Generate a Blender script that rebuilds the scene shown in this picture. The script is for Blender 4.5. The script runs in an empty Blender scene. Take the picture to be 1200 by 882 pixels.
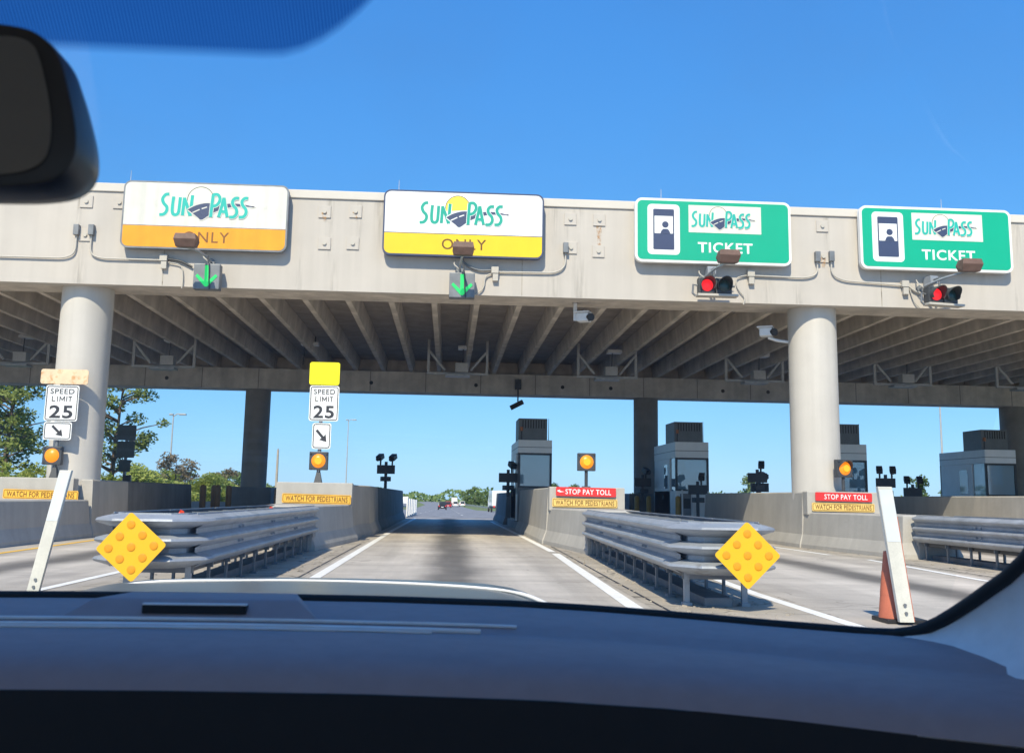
import bpy, bmesh, math, random
from mathutils import Vector, Matrix, Euler
from mathutils.geometry import tessellate_polygon
random.seed(7)
R = math.radians
S = bpy.context.scene
COL = S.collection

# ------------------------------------------------------------------ camera, sky, sun, exposure
cam_d = bpy.data.cameras.new("camera"); cam = bpy.data.objects.new("camera", cam_d); COL.objects.link(cam)
cam_d.sensor_width = 36; cam_d.sensor_fit = 'HORIZONTAL'
cam_d.lens = 1178.9 / 1200 * 36
cam_d.shift_y = -41 / 1200
cam_d.clip_start = 0.02; cam_d.clip_end = 6000
yaw, pit, rol = R(3.477), R(8.840), R(0.975)
fwd = Vector((math.sin(yaw)*math.cos(pit), math.cos(yaw)*math.cos(pit), math.sin(pit)))
rt = Vector((math.cos(yaw), -math.sin(yaw), 0)); up = rt.cross(fwd)
r2 = rt*math.cos(rol) + up*math.sin(rol); u2 = up*math.cos(rol) - rt*math.sin(rol)
M = Matrix((r2, u2, -fwd)).transposed().to_4x4(); M.translation = Vector((0, 0, 1.2))
cam.matrix_world = M
cam_d.dof.use_dof = True; cam_d.dof.focus_distance = 24; cam_d.dof.aperture_fstop = 22
S.camera = cam

SUN_EL, SUN_AZ = 45.0, 15.0           # behind the camera, a little to its left
w = bpy.data.worlds.new("World"); S.world = w; w.use_nodes = True
nt = w.node_tree; bg = nt.nodes['Background']
sky = nt.nodes.new('ShaderNodeTexSky'); sky.sky_type = 'NISHITA'; sky.sun_disc = False
sky.sun_elevation = R(SUN_EL); sky.sun_rotation = R(180 + SUN_AZ)
sky.air_density = 0.7; sky.dust_density = 0.3; sky.ozone_density = 2.0
# the clear, strongly blue sky of the photograph: one tone curve per channel over the whole dome
sep = nt.nodes.new('ShaderNodeSeparateColor'); com = nt.nodes.new('ShaderNodeCombineColor')
nt.links.new(sky.outputs[0], sep.inputs[0])
for i, (k_, g_) in enumerate(((.55, .90), (.735, .56), (.97, .30))):
    p_ = nt.nodes.new('ShaderNodeMath'); p_.operation = 'POWER'; p_.inputs[1].default_value = g_
    q_ = nt.nodes.new('ShaderNodeMath'); q_.operation = 'MULTIPLY'; q_.inputs[1].default_value = k_*10*(.1**g_)
    nt.links.new(sep.outputs[i], p_.inputs[0]); nt.links.new(p_.outputs[0], q_.inputs[0]); nt.links.new(q_.outputs[0], com.inputs[i])
nt.links.new(com.outputs[0], bg.inputs[0]); bg.inputs[1].default_value = 0.1
sd = bpy.data.lights.new("sun", 'SUN'); sd.energy = 4.4; sd.angle = R(0.5); sd.color = (1, .89, .68)
so = bpy.data.objects.new("sun", sd); COL.objects.link(so)
ldir = Vector((math.sin(R(SUN_AZ))*math.cos(R(SUN_EL)), math.cos(R(SUN_AZ))*math.cos(R(SUN_EL)), -math.sin(R(SUN_EL))))
so.rotation_euler = ldir.to_track_quat('-Z', 'Y').to_euler()
S.view_settings.view_transform = 'Standard'; S.view_settings.look = 'None'
S.view_settings.gamma = 1; S.view_settings.exposure = 0.40
S.cycles.max_bounces = 8; S.cycles.transparent_max_bounces = 12

# ------------------------------------------------------------------ materials
def nodes_of(m):
    m.use_nodes = True
    return m.node_tree, m.node_tree.nodes['Principled BSDF']
def add(t, kind, **kw):
    n = t.nodes.new(kind)
    for k, v in kw.items():
        if k.startswith('i'): n.inputs[int(k[1:])].default_value = v
        else: setattr(n, k, v)
    return n
MATS = {}
def mat(name, c, rough=.7, var=.12, scale=2.0, bump=0.0, metal=0.0, streak=0.0, fine=.0, emit=None, es=0, blotch=None, blotch_lo=.55, coat=0):
    m = bpy.data.materials.new(name); t, b = nodes_of(m); L = t.links.new
    b.inputs['Roughness'].default_value = rough; b.inputs['Metallic'].default_value = metal
    if coat: b.inputs['Coat Weight'].default_value = coat
    geo = add(t, 'ShaderNodeTexCoord')
    n = add(t, 'ShaderNodeTexNoise'); n.inputs['Scale'].default_value = scale; n.inputs['Detail'].default_value = 6; n.inputs['Roughness'].default_value = .6
    L(geo.outputs['Object'], n.inputs['Vector'])
    mr = add(t, 'ShaderNodeMapRange'); mr.inputs[1].default_value = .3; mr.inputs[2].default_value = .7
    mr.inputs[3].default_value = 1-var; mr.inputs[4].default_value = 1+var
    L(n.outputs['Fac'], mr.inputs[0])
    val = mr.outputs[0]
    if streak:
        mp = add(t, 'ShaderNodeMapping'); mp.inputs['Scale'].default_value = (3.2, 3.2, .12)
        L(geo.outputs['Object'], mp.inputs[0])
        n2 = add(t, 'ShaderNodeTexNoise'); n2.inputs['Scale'].default_value = 1.0; n2.inputs['Detail'].default_value = 5
        L(mp.outputs[0], n2.inputs['Vector'])
        m2 = add(t, 'ShaderNodeMapRange'); m2.inputs[1].default_value = .38; m2.inputs[2].default_value = .62
        m2.inputs[3].default_value = 1-streak; m2.inputs[4].default_value = 1+streak*.35
        L(n2.outputs['Fac'], m2.inputs[0])
        mu = add(t, 'ShaderNodeMath', operation='MULTIPLY'); L(val, mu.inputs[0]); L(m2.outputs[0], mu.inputs[1]); val = mu.outputs[0]
    if fine:
        n3 = add(t, 'ShaderNodeTexNoise'); n3.inputs['Scale'].default_value = 60; n3.inputs['Detail'].default_value = 3
        L(geo.outputs['Object'], n3.inputs['Vector'])
        m3 = add(t, 'ShaderNodeMapRange'); m3.inputs[1].default_value = .3; m3.inputs[2].default_value = .7
        m3.inputs[3].default_value = 1-fine; m3.inputs[4].default_value = 1+fine
        L(n3.outputs['Fac'], m3.inputs[0])
        mu = add(t, 'ShaderNodeMath', operation='MULTIPLY'); L(val, mu.inputs[0]); L(m3.outputs[0], mu.inputs[1]); val = mu.outputs[0]
    vm = add(t, 'ShaderNodeVectorMath', operation='SCALE'); vm.inputs[0].default_value = c
    L(val, vm.inputs['Scale'])
    colout = vm.outputs[0]
    if blotch:
        n4 = add(t, 'ShaderNodeTexNoise'); n4.inputs['Scale'].default_value = scale*.8; n4.inputs['Detail'].default_value = 8; n4.inputs['Roughness'].default_value = .7
        L(geo.outputs['Object'], n4.inputs['Vector'])
        m4 = add(t, 'ShaderNodeMapRange'); m4.inputs[1].default_value = blotch_lo; m4.inputs[2].default_value = blotch_lo+.12
        L(n4.outputs['Fac'], m4.inputs[0])
        mx = add(t, 'ShaderNodeMix', data_type='RGBA'); L(m4.outputs[0], mx.inputs[0]); L(colout, mx.inputs[6]); mx.inputs[7].default_value = (*blotch, 1)
        colout = mx.outputs[2]
    L(colout, b.inputs['Base Color'])
    if bump:
        bp = add(t, 'ShaderNodeBump'); bp.inputs['Strength'].default_value = bump; bp.inputs['Distance'].default_value = .02
        nb = add(t, 'ShaderNodeTexNoise'); nb.inputs['Scale'].default_value = scale*12; nb.inputs['Detail'].default_value = 5
        L(geo.outputs['Object'], nb.inputs['Vector']); L(nb.outputs['Fac'], bp.inputs['Height']); L(bp.outputs[0], b.inputs['Normal'])
    if emit:
        b.inputs['Emission Color'].default_value = (*emit, 1); b.inputs['Emission Strength'].default_value = es
    MATS[name] = m
    return m
FASCIA = mat('painted_concrete', (.53, .49, .445), .8, .05, .6, .12, streak=.045, fine=.04)
COPING = mat('coping_paint', (.63, .59, .53), .7, .04, 1, .1)
COLUMN = mat('column_concrete', (.58, .55, .51), .75, .05, .8, .12, streak=.06, fine=.03)
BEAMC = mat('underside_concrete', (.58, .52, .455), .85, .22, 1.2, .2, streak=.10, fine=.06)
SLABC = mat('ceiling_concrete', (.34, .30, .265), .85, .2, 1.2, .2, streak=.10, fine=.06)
COLD = mat('shaded_column_concrete', (.27, .245, .22), .85, .15, 1.2, .2, streak=.10, fine=.06)  # shade on the back columns is put into this darker concrete colour
BARRIERD = mat('shaded_barrier_concrete', (.17, .17, .168), .85, .2, 1.1, .3, streak=.10, fine=.08)  # darker copy of the barrier concrete, canopy shade put into the colour
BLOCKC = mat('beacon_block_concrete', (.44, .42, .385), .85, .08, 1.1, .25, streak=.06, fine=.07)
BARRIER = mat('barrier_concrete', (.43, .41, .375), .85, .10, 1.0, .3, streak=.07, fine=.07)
PLINTH = mat('plinth_concrete', (.36, .345, .32), .9, .18, 2.2, .3, fine=.1)
GALV = mat('galvanised_steel', (.36, .385, .42), .45, .16, 2.5, .1, metal=.25, streak=.08, fine=.08, blotch=(.21, .20, .19), blotch_lo=.60)
GALVD = mat('weathered_steel', (.20, .215, .235), .55, .2, 4, .05, metal=.4)
DARK = mat('dark_steel', (.05, .055, .062), .5, .2, 5)
BLACK = mat('black_plastic', (.018, .018, .02), .45, .1, 5)
BROWN = mat('brown_housing', (.16, .095, .075), .6, .2, 6)
WHITE = mat('white_paint', (.80, .80, .78), .55, .05, 3)
WHITESIGN = mat('white_sheeting', (.84, .85, .85), .45, .03, 2, streak=.03)
WEATHERED = mat('weathered_white_sheeting', (.72, .71, .65), .5, .06, 2.5, streak=.12, blotch=(.50, .49, .44), blotch_lo=.62)
OFFWHITE = mat('off_white_sheeting', (.76, .74, .66), .5, .04, 3, streak=.05)
YEL = mat('yellow_sheeting', (.86, .58, .015), .45, .04, 2)
YELBRIGHT = mat('fluorescent_yellow', (.92, .83, .005), .4, .02, 2)
ORANGEY = mat('faded_amber_sheeting', (.85, .35, .01), .5, .07, 2, streak=.06)
RUSTY = mat('rusted_sheeting', (.78, .60, .40), .6, .1, 3, blotch=(.55, .24, .06), blotch_lo=.5)
WATCHY = mat('faded_yellow_plate', (.80, .55, .16), .6, .1, 4, streak=.1)
WATCHO = mat('amber_plate', (.82, .46, .05), .6, .1, 4, streak=.12)
GREEN = mat('green_sheeting', (.0, .41, .245), .45, .03, 1.5)
NAVY = mat('navy_print', (.045, .065, .14), .5, .05, 3)
TEAL = mat('teal_print', (.0, .36, .27), .5, .04, 3)
TEALF = mat('faded_teal_print', (.01, .46, .39), .5, .05, 3)
SUNY = mat('sun_print', (.90, .70, .07), .5, .02, 3)
SUNF = mat('faded_sun_print', (.82, .82, .66), .5, .03, 3)
INK = mat('dark_ink', (.03, .032, .04), .55, .1, 3)
BRINK = mat('brown_ink', (.14, .06, .008), .55, .1, 3)
RED = mat('red_plate', (.68, .03, .028), .5, .06, 4)
MARK = mat('object_marker_yellow', (.82, .46, .008), .45, .03, 2)
REFL = mat('amber_reflector', (.80, .31, .008), .25, .06, 8)
ORANGE = mat('faded_orange_plastic', (.50, .145, .08), .6, .1, 3, fine=.05)
BOLLARD = mat('bollard_paint', (.42, .25, .035), .55, .15, 4)
BOLLARDD = mat('brown_bollard_paint', (.22, .12, .045), .6, .15, 4)
CONDUIT = mat('painted_conduit', (.50, .47, .42), .6, .05, 3)
BOOTHW = mat('booth_panel', (.86, .85, .83), .45, .05, 2)
BOOTHD = mat('booth_dark_panel', (.17, .175, .18), .5, .1, 3)
HVAC = mat('rooftop_unit', (.15, .165, .17), .55, .1, 4)
CAMW = mat('camera_white', (.72, .73, .74), .4, .04, 5)
SIGNBACK = mat('sign_back', (.075, .10, .10), .6, .1, 3)
WOOD = mat('bark', (.13, .095, .07), .9, .25, 6, .4)
POLE = mat('pole_steel', (.48, .48, .47), .5, .08, 4, metal=.2)
CARW = mat('car_white_paint', (.78, .79, .78), .35, .02, 2, coat=.5)
CARR = mat('car_red_paint', (.45, .02, .03), .35, .02, 2, coat=.5)
CARK = mat('car_black_paint', (.012, .014, .02), .35, .02, 2, coat=.5)
TYRE = mat('tyre_rubber', (.02, .02, .02), .85, .1, 8)
WHLINE = mat('road_marking_white', (.78, .77, .74), .8, .08, 4, fine=.12, blotch=(.5, .48, .44), blotch_lo=.62)
YLINE = mat('road_marking_yellow', (.75, .45, .06), .8, .1, 4, fine=.1)
DASHM = mat('dashboard_vinyl', (.36, .285, .29), .7, .02, 5, .0, fine=.04)
DASHM.node_tree.nodes['Principled BSDF'].inputs['Specular IOR Level'].default_value = .12
DASHD = mat('lower_dashboard', (.012, .012, .015), .8, .08, 6, fine=.05)
TRIMM = mat('pillar_trim', (.82, .78, .77), .75, .04, 5, fine=.04)
LINER = mat('headliner', (.62, .56, .47), .95, .05, 5)
SEATM = mat('seat_cloth', (.44, .35, .26), .95, .1, 8)
SEAL = mat('rubber_seal', (.008, .008, .009), .7, .1, 5)
HOODM = mat('bonnet_paint', (.09, .105, .105), .3, .05, 2, metal=.2)
HILITEM = mat('bonnet_highlight_paint', (.80, .80, .79), .4, .02, 2)  # pale colour for the highlight along the bonnet crest
def emis(name, c, s, base=(.05, .05, .05)):
    return mat(name, base, .35, .02, 3, emit=c, es=s)
GREENL = emis('lit_green_signal', (.02, .62, .12), .75, (.02, .3, .1))
REDL = emis('lit_red_signal', (1, .02, .03), .85, (.3, .01, .01))
AMBERL = emis('lit_amber_beacon', (1, .26, .0), .75, (.55, .18, .01))
AMBERC = emis('lit_amber_core', (1, .42, .01), .85, (.5, .22, .01))
LENSG = mat('unlit_green_lens', (.012, .05, .055), .2, .05, 4)

def glass_mat(name, tint, rough=.02, ior=1.45, op=0.0, col=(.1, .12, .14)):
    m = bpy.data.materials.new(name); t, b = nodes_of(m); L = t.links.new
    out = t.nodes['Material Output']; t.nodes.remove(b)
    tr = add(t, 'ShaderNodeBsdfTransparent'); tr.inputs[0].default_value = (*tint, 1)
    gl = add(t, 'ShaderNodeBsdfGlossy'); gl.inputs['Roughness'].default_value = rough
    lw = add(t, 'ShaderNodeLayerWeight'); lw.inputs[0].default_value = .5
    pw = add(t, 'ShaderNodeMath', operation='POWER'); L(lw.outputs['Facing'], pw.inputs[0]); pw.inputs[1].default_value = 5
    r0 = ((ior-1)/(ior+1))**2*1.8
    fr = add(t, 'ShaderNodeMath', operation='MULTIPLY_ADD'); L(pw.outputs[0], fr.inputs[0]); fr.inputs[1].default_value = 1-r0; fr.inputs[2].default_value = r0
    base = tr
    if op:
        df = add(t, 'ShaderNodeBsdfDiffuse'); df.inputs[0].default_value = (*col, 1)
        mm = add(t, 'ShaderNodeMixShader'); mm.inputs[0].default_value = op
        L(tr.outputs[0], mm.inputs[1]); L(df.outputs[0], mm.inputs[2]); base = mm
    mx = add(t, 'ShaderNodeMixShader'); L(fr.outputs[0], mx.inputs[0]); L(base.outputs[0], mx.inputs[1]); L(gl.outputs[0], mx.inputs[2])
    L(mx.outputs[0], out.inputs[0]); MATS[name] = m
    return m
WSGLASS = glass_mat('windscreen_glass', (.97, .985, .985), .0, 1.38, .02, (.8, .8, .8))
_t = WSGLASS.node_tree; _mm = [n for n in _t.nodes if n.type == 'MIX_SHADER'][0]
_tc = add(_t, 'ShaderNodeTexCoord'); _mp = add(_t, 'ShaderNodeMapping'); _mp.inputs['Scale'].default_value = (3, 3, 5); _mp.inputs['Rotation'].default_value = (0, R(35), 0)
_n = add(_t, 'ShaderNodeTexNoise'); _n.inputs['Scale'].default_value = 1.6; _n.inputs['Detail'].default_value = 7; _r = add(_t, 'ShaderNodeMapRange')
for _i, _v in enumerate((.40, .74, .008, .11)): _r.inputs[_i+1].default_value = _v
_t.links.new(_tc.outputs['Object'], _mp.inputs[0]); _t.links.new(_mp.outputs[0], _n.inputs['Vector']); _t.links.new(_n.outputs['Fac'], _r.inputs[0]); _t.links.new(_r.outputs[0], _mm.inputs[0])
BOOTHG = glass_mat('booth_glass', (.62, .76, .84), .03, 1.9, .42, (.46, .68, .80))
CARG = mat('car_glass', (.02, .025, .03), .12, .02, 3)
def band_mat():
    m = bpy.data.materials.new('windscreen_shade_band'); t, b = nodes_of(m); L = t.links.new
    out = t.nodes['Material Output']; t.nodes.remove(b)
    tr = add(t, 'ShaderNodeBsdfTransparent')
    tc = add(t, 'ShaderNodeTexCoord'); mp = add(t, 'ShaderNodeMapping'); mp.inputs['Rotation'].default_value = (0, 0, R(35)); mp.inputs['Scale'].default_value = (520, 60, 60)
    L(tc.outputs['Object'], mp.inputs[0])
    wv = add(t, 'ShaderNodeTexWave'); wv.inputs['Scale'].default_value = .32; wv.inputs['Distortion'].default_value = 1.0
    L(mp.outputs[0], wv.inputs[0])
    mx = add(t, 'ShaderNodeMix', data_type='RGBA'); L(wv.outputs['Fac'], mx.inputs[0])
    mx.inputs[6].default_value = (.12, .25, .42, 1); mx.inputs[7].default_value = (.21, .35, .52, 1)
    at = add(t, 'ShaderNodeAttribute', attribute_name='fade'); my = add(t, 'ShaderNodeMix', data_type='RGBA')
    L(at.outputs['Fac'], my.inputs[0]); my.inputs[6].default_value = (1, 1, 1, 1); L(mx.outputs[2], my.inputs[7])
    L(my.outputs[2], tr.inputs[0]); L(tr.outputs[0], out.inputs[0])
    return m
BAND = band_mat()
def leaf_mat(name, a, b_):
    m = bpy.data.materials.new(name); t, b = nodes_of(m); L = t.links.new
    g = add(t, 'ShaderNodeNewGeometry'); mx = add(t, 'ShaderNodeMix', data_type='RGBA')
    L(g.outputs['Random Per Island'], mx.inputs[0]); mx.inputs[6].default_value = (*a, 1); mx.inputs[7].default_value = (*b_, 1)
    L(mx.outputs[2], b.inputs['Base Color']); b.inputs['Roughness'].default_value = .6
    out = t.nodes['Material Output']
    tl = add(t, 'ShaderNodeBsdfTranslucent'); L(mx.outputs[2], tl.inputs[0])
    ms = add(t, 'ShaderNodeMixShader'); ms.inputs[0].default_value = .3
    L(b.outputs[0], ms.inputs[1]); L(tl.outputs[0], ms.inputs[2]); L(ms.outputs[0], out.inputs[0])
    return m
LEAFD = leaf_mat('pine_foliage', (.09, .14, .02), (.27, .32, .07))
LEAFB = leaf_mat('bush_foliage', (.20, .27, .04), (.44, .48, .13))
LEAFF = leaf_mat('far_foliage', (.10, .17, .05), (.22, .29, .10))
LEAFR = leaf_mat('reddish_foliage', (.16, .13, .08), (.28, .22, .13))

def pave_mat(name, c, streaks, cracks=None):
    m = bpy.data.materials.new(name); t, b = nodes_of(m); L = t.links.new
    b.inputs['Roughness'].default_value = .85
    g = add(t, 'ShaderNodeNewGeometry'); sp = add(t, 'ShaderNodeSeparateXYZ'); L(g.outputs['Position'], sp.inputs[0])
    def mth(op, a, bb=None):
        n = add(t, 'ShaderNodeMath', operation=op)
        for i, v in enumerate((a, bb)):
            if v is None: continue
            if isinstance(v, (int, float)): n.inputs[i].default_value = v
            else: L(v, n.inputs[i])
        return n.outputs[0]
    def noise(scale, vec, det=6):
        n = add(t, 'ShaderNodeTexNoise'); n.inputs['Scale'].default_value = scale; n.inputs['Detail'].default_value = det
        n.inputs['Roughness'].default_value = .65
        L(vec, n.inputs['Vector']); return n.outputs['Fac']
    def rng(v, a, b_, lo, hi):
        n = add(t, 'ShaderNodeMapRange'); n.interpolation_type = 'SMOOTHSTEP'
        for i, q in enumerate((a, b_, lo, hi)): n.inputs[i+1].default_value = q
        L(v, n.inputs[0]); return n.outputs[0]
    v = rng(noise(.7, g.outputs['Position']), .3, .7, .88, 1.1)
    v = mth('MULTIPLY', v, rng(noise(45, g.outputs['Position'], 3), .3, .7, .9, 1.1))
    # long smears along the driving direction
    mp = add(t, 'ShaderNodeMapping'); mp.inputs['Scale'].default_value = (1.6, .10, 1); L(g.outputs['Position'], mp.inputs[0])
    v = mth('MULTIPLY', v, rng(noise(1.0, mp.outputs[0], 5), .35, .65, .88, 1.08))
    mq = add(t, 'ShaderNodeMapping'); mq.inputs['Scale'].default_value = (.10, 1.3, 1); L(g.outputs['Position'], mq.inputs[0])
    v = mth('MULTIPLY', v, rng(noise(1.0, mq.outputs[0], 4), .35, .65, .93, 1.05))
    if streaks:
        wob = mth('MULTIPLY', mth('SUBTRACT', noise(.25, g.outputs['Position'], 3), .5), .7)
        x = mth('ADD', sp.outputs[0], wob)
        fr = mth('FRACT', mth('ADD', mth('DIVIDE', mth('SUBTRACT', x, .12), 6.9), .5))
        d = mth('MULTIPLY', mth('ABSOLUTE', mth('SUBTRACT', fr, .5)), 6.9)
        oil = rng(d, .10, .64, .34, 1.0)                    # oil drip line down each lane
        tyre = mth('ADD', 1, mth('MULTIPLY', rng(mth('ABSOLUTE', mth('SUBTRACT', d, .95)), .1, .5, 1, 0), .16))
        v = mth('MULTIPLY', v, mth('MULTIPLY', oil, tyre))
        jt = mth('FRACT', mth('DIVIDE', sp.outputs[1], 6.1))  # saw-cut joints, filled
        v = mth('MULTIPLY', v, rng(mth('ABSOLUTE', mth('SUBTRACT', jt, .47)), .001, .0035, .55, 1))
    if streaks or cracks:
        vo = add(t, 'ShaderNodeTexVoronoi', feature='DISTANCE_TO_EDGE'); vo.inputs['Scale'].default_value = .22 if streaks else cracks
        wv = add(t, 'ShaderNodeVectorMath', operation='ADD'); nn = add(t, 'ShaderNodeTexNoise'); nn.inputs['Scale'].default_value = 1.2
        L(g.outputs['Position'], nn.inputs['Vector']); L(g.outputs['Position'], wv.inputs[0]); L(nn.outputs['Color'], wv.inputs[1]); L(wv.outputs[0], vo.inputs['Vector'])
        v = mth('MULTIPLY', v, rng(vo.outputs['Distance'], .0, .006 if streaks else .03, .72 if streaks else .45, 1))
    vm = add(t, 'ShaderNodeVectorMath', operation='SCALE'); vm.inputs[0].default_value = c; L(v, vm.inputs['Scale'])
    L(vm.outputs[0], b.inputs['Base Color'])
    bp = add(t, 'ShaderNodeBump'); bp.inputs['Strength'].default_value = .25; bp.inputs['Distance'].default_value = .01
    L(noise(70, g.outputs['Position'], 3), bp.inputs['Height']); L(bp.outputs[0], b.inputs['Normal'])
    MATS[name] = m
    return m
PAVE = pave_mat('plaza_concrete', (.44, .395, .34), True)
GORE = pave_mat('gore_concrete', (.40, .355, .295), False, .9)
ASPH = pave_mat('highway_asphalt', (.235, .235, .25), False)
GRASS = pave_mat('grass_verge', (.16, .20, .055), False)

# ------------------------------------------------------------------ mesh helpers
class MB:
    def __init__(s): s.v = []; s.f = []; s.cuts = []
    def add(s, vs, fs):
        o = len(s.v); s.cuts.append((o, len(s.f))); s.v += [tuple(v) for v in vs]; s.f += [tuple(i+o for i in f) for f in fs]; return s
    def box(s, x0, x1, y0, y1, z0, z1):
        return s.add([(x0,y0,z0),(x1,y0,z0),(x1,y1,z0),(x0,y1,z0),(x0,y0,z1),(x1,y0,z1),(x1,y1,z1),(x0,y1,z1)],
                     [(0,3,2,1),(4,5,6,7),(0,1,5,4),(1,2,6,5),(2,3,7,6),(3,0,4,7)])
    def obox(s, c, size, rot=(0,0,0)):
        m = Euler(rot).to_matrix(); h = Vector(size)/2; c = Vector(c)
        vs = [c + m @ Vector((sx*h.x, sy*h.y, sz*h.z)) for sz in (-1,1) for sx, sy in ((-1,-1),(1,-1),(1,1),(-1,1))]
        return s.add(vs, [(0,3,2,1),(4,5,6,7),(0,1,5,4),(1,2,6,5),(2,3,7,6),(3,0,4,7)])
    def cyl(s, p0, p1, r0, r1=None, n=12, caps=True):
        r1 = r0 if r1 is None else r1
        p0 = Vector(p0); p1 = Vector(p1); d = (p1-p0).normalized()
        a = d.orthogonal().normalized(); b = d.cross(a)
        vs = []
        for p, r in ((p0,r0),(p1,r1)):
            vs += [p + (a*math.cos(2*math.pi*i/n) + b*math.sin(2*math.pi*i/n))*r for i in range(n)]
        fs = [(i, (i+1)%n, n+(i+1)%n, n+i) for i in range(n)]
        if caps: fs += [tuple(range(n-1,-1,-1)), tuple(range(n,2*n))]
        return s.add(vs, fs)
    def tube(s, pts, r, n=8):
        pts = [Vector(p) for p in pts]; rings = []; prev = None
        for i, p in enumerate(pts):
            d = (pts[min(i+1,len(pts)-1)] - pts[max(i-1,0)]).normalized()
            if prev is None: a = d.orthogonal().normalized()
            else:
                a = prev - d*prev.dot(d)
                a = a.normalized() if a.length > 1e-6 else d.orthogonal().normalized()
            prev = a; b = d.cross(a); rr = r[i] if isinstance(r, (list,tuple)) else r
            rings.append([p + (a*math.cos(2*math.pi*k/n) + b*math.sin(2*math.pi*k/n))*rr for k in range(n)])
        return s.rings(rings, True)
    def rings(s, rings, caps=True):
        n = len(rings[0]); vs = [v for r in rings for v in r]; fs = []
        for j in range(len(rings)-1):
            for i in range(n): fs.append((j*n+i, j*n+(i+1)%n, (j+1)*n+(i+1)%n, (j+1)*n+i))
        if caps: fs += [tuple(range(n-1,-1,-1)), tuple(range((len(rings)-1)*n, len(rings)*n))]
        return s.add(vs, fs)
    def grid(s, rows):                                   # open sheet of rows of points
        n = len(rows[0]); vs = [v for r in rows for v in r]
        return s.add(vs, [(j*n+i, j*n+i+1, (j+1)*n+i+1, (j+1)*n+i) for j in range(len(rows)-1) for i in range(n-1)])
    def prism(s, poly, y0, y1):                          # poly in (x, z), extruded along y
        n = len(poly); vs = [(x,y0,z) for x,z in poly] + [(x,y1,z) for x,z in poly]
        tri = tessellate_polygon([[Vector((x,z,0)) for x,z in poly]])
        fs = [tuple(t) for t in tri] + [tuple(i+n for i in reversed(t)) for t in tri]
        fs += [(i, (i+1)%n, n+(i+1)%n, n+i) for i in range(n)]
        return s.add(vs, fs)
    def xprism(s, poly, x0, x1):                         # poly in (y, z), extruded along x
        n = len(poly); vs = [(x0,y,z) for y,z in poly] + [(x1,y,z) for y,z in poly]
        tri = tessellate_polygon([[Vector((y,z,0)) for y,z in poly]])
        fs = [tuple(t) for t in tri] + [tuple(i+n for i in reversed(t)) for t in tri]
        fs += [(i, (i+1)%n, n+(i+1)%n, n+i) for i in range(n)]
        return s.add(vs, fs)
    def build(s, name, m, parent=None, smooth=None, bevel=0):
        me = bpy.data.meshes.new(name); me.from_pydata(s.v, [], s.f)
        bm = bmesh.new(); bm.from_mesh(me); bmesh.ops.recalc_face_normals(bm, faces=bm.faces)
        if bevel:
            es = [e for e in bm.edges if len(e.link_faces) == 2 and e.calc_face_angle(0) > R(30)]
            bmesh.ops.bevel(bm, geom=es, offset=bevel, segments=2, affect='EDGES', profile=.6)
        bm.to_mesh(me); bm.free()
        if smooth:
            for p in me.polygons: p.use_smooth = True
            me.set_sharp_from_angle(angle=R(smooth))
        me.materials.append(m)
        o = bpy.data.objects.new(name, me); COL.objects.link(o)
        if parent: o.parent = parent
        return o
def build_each(mb, name, m, parent, **kw):               # every piece of the batch as an object of its own
    ends = mb.cuts[1:] + [(len(mb.v), len(mb.f))]
    for (v0, f0), (v1, f1) in zip(mb.cuts, ends):
        q = MB(); q.add(mb.v[v0:v1], [tuple(i-v0 for i in f) for f in mb.f[f0:f1]]); q.build(name, m, parent, **kw)
def tag(o, label=None, cat=None, group=None, kind=None):
    if label: o['label'] = label
    if cat: o['category'] = cat
    if group: o['group'] = group
    if kind: o['kind'] = kind
    return o
def thing(name, loc=(0,0,0), rz=0, label=None, cat=None, group=None):
    o = bpy.data.objects.new(name, None); COL.objects.link(o)
    o.location = loc; o.rotation_euler = (0,0,rz); o.empty_display_size = .2
    return tag(o, label, cat, group)
def kids(o): return [c for c in bpy.data.objects if c.parent == o]
def copy_tree(o, parent=None):
    c = o.copy(); COL.objects.link(c); c.parent = parent
    for ch in kids(o): copy_tree(ch, c)
    return c
def clone(o, loc, rz=0, label=None, sc=None):
    c = copy_tree(o); c.location = loc; c.rotation_euler = (0,0,rz)
    if sc: c.scale = sc
    if label: c['label'] = label
    return c
def rrect(x0, x1, z0, z1, r, n=6):
    p = []
    for cx, cz, a in ((x1-r,z0+r,-90),(x1-r,z1-r,0),(x0+r,z1-r,90),(x0+r,z0+r,180)):
        for i in range(n+1):
            t = R(a+90*i/n); p.append((cx+r*math.cos(t), cz+r*math.sin(t)))
    return p
def circle(cx, cz, r, n=28, a0=0, a1=360):
    return [(cx+r*math.cos(R(a0+(a1-a0)*i/n)), cz+r*math.sin(R(a0+(a1-a0)*i/n))) for i in range(n if a1-a0 == 360 else n+1)]
def spline(p, k=6):
    out = []
    for i in range(len(p)-1):
        a, b, c, d = p[max(i-1,0)], p[i], p[i+1], p[min(i+2,len(p)-1)]
        for j in range(k):
            t = j/k
            out.append(tuple(.5*((2*b[q])+(-a[q]+c[q])*t+(2*a[q]-5*b[q]+4*c[q]-d[q])*t*t+(-a[q]+3*b[q]-3*c[q]+d[q])*t**3) for q in range(len(b))))
    out.append(tuple(p[-1])); return out
def ribbon(mb, pts, wd, y):                               # flat stroke facing -Y
    pts = [Vector((p[0], p[1])) for p in pts]; L_, R_ = [], []
    for i, p in enumerate(pts):
        d = (pts[min(i+1,len(pts)-1)] - pts[max(i-1,0)]).normalized(); n = Vector((-d.y, d.x))
        L_.append(p+n*wd/2); R_.append(p-n*wd/2)
    mb.grid([[(q.x,y,q.y) for q in L_], [(q.x,y,q.y) for q in R_]])
_TXT = {}
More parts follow.
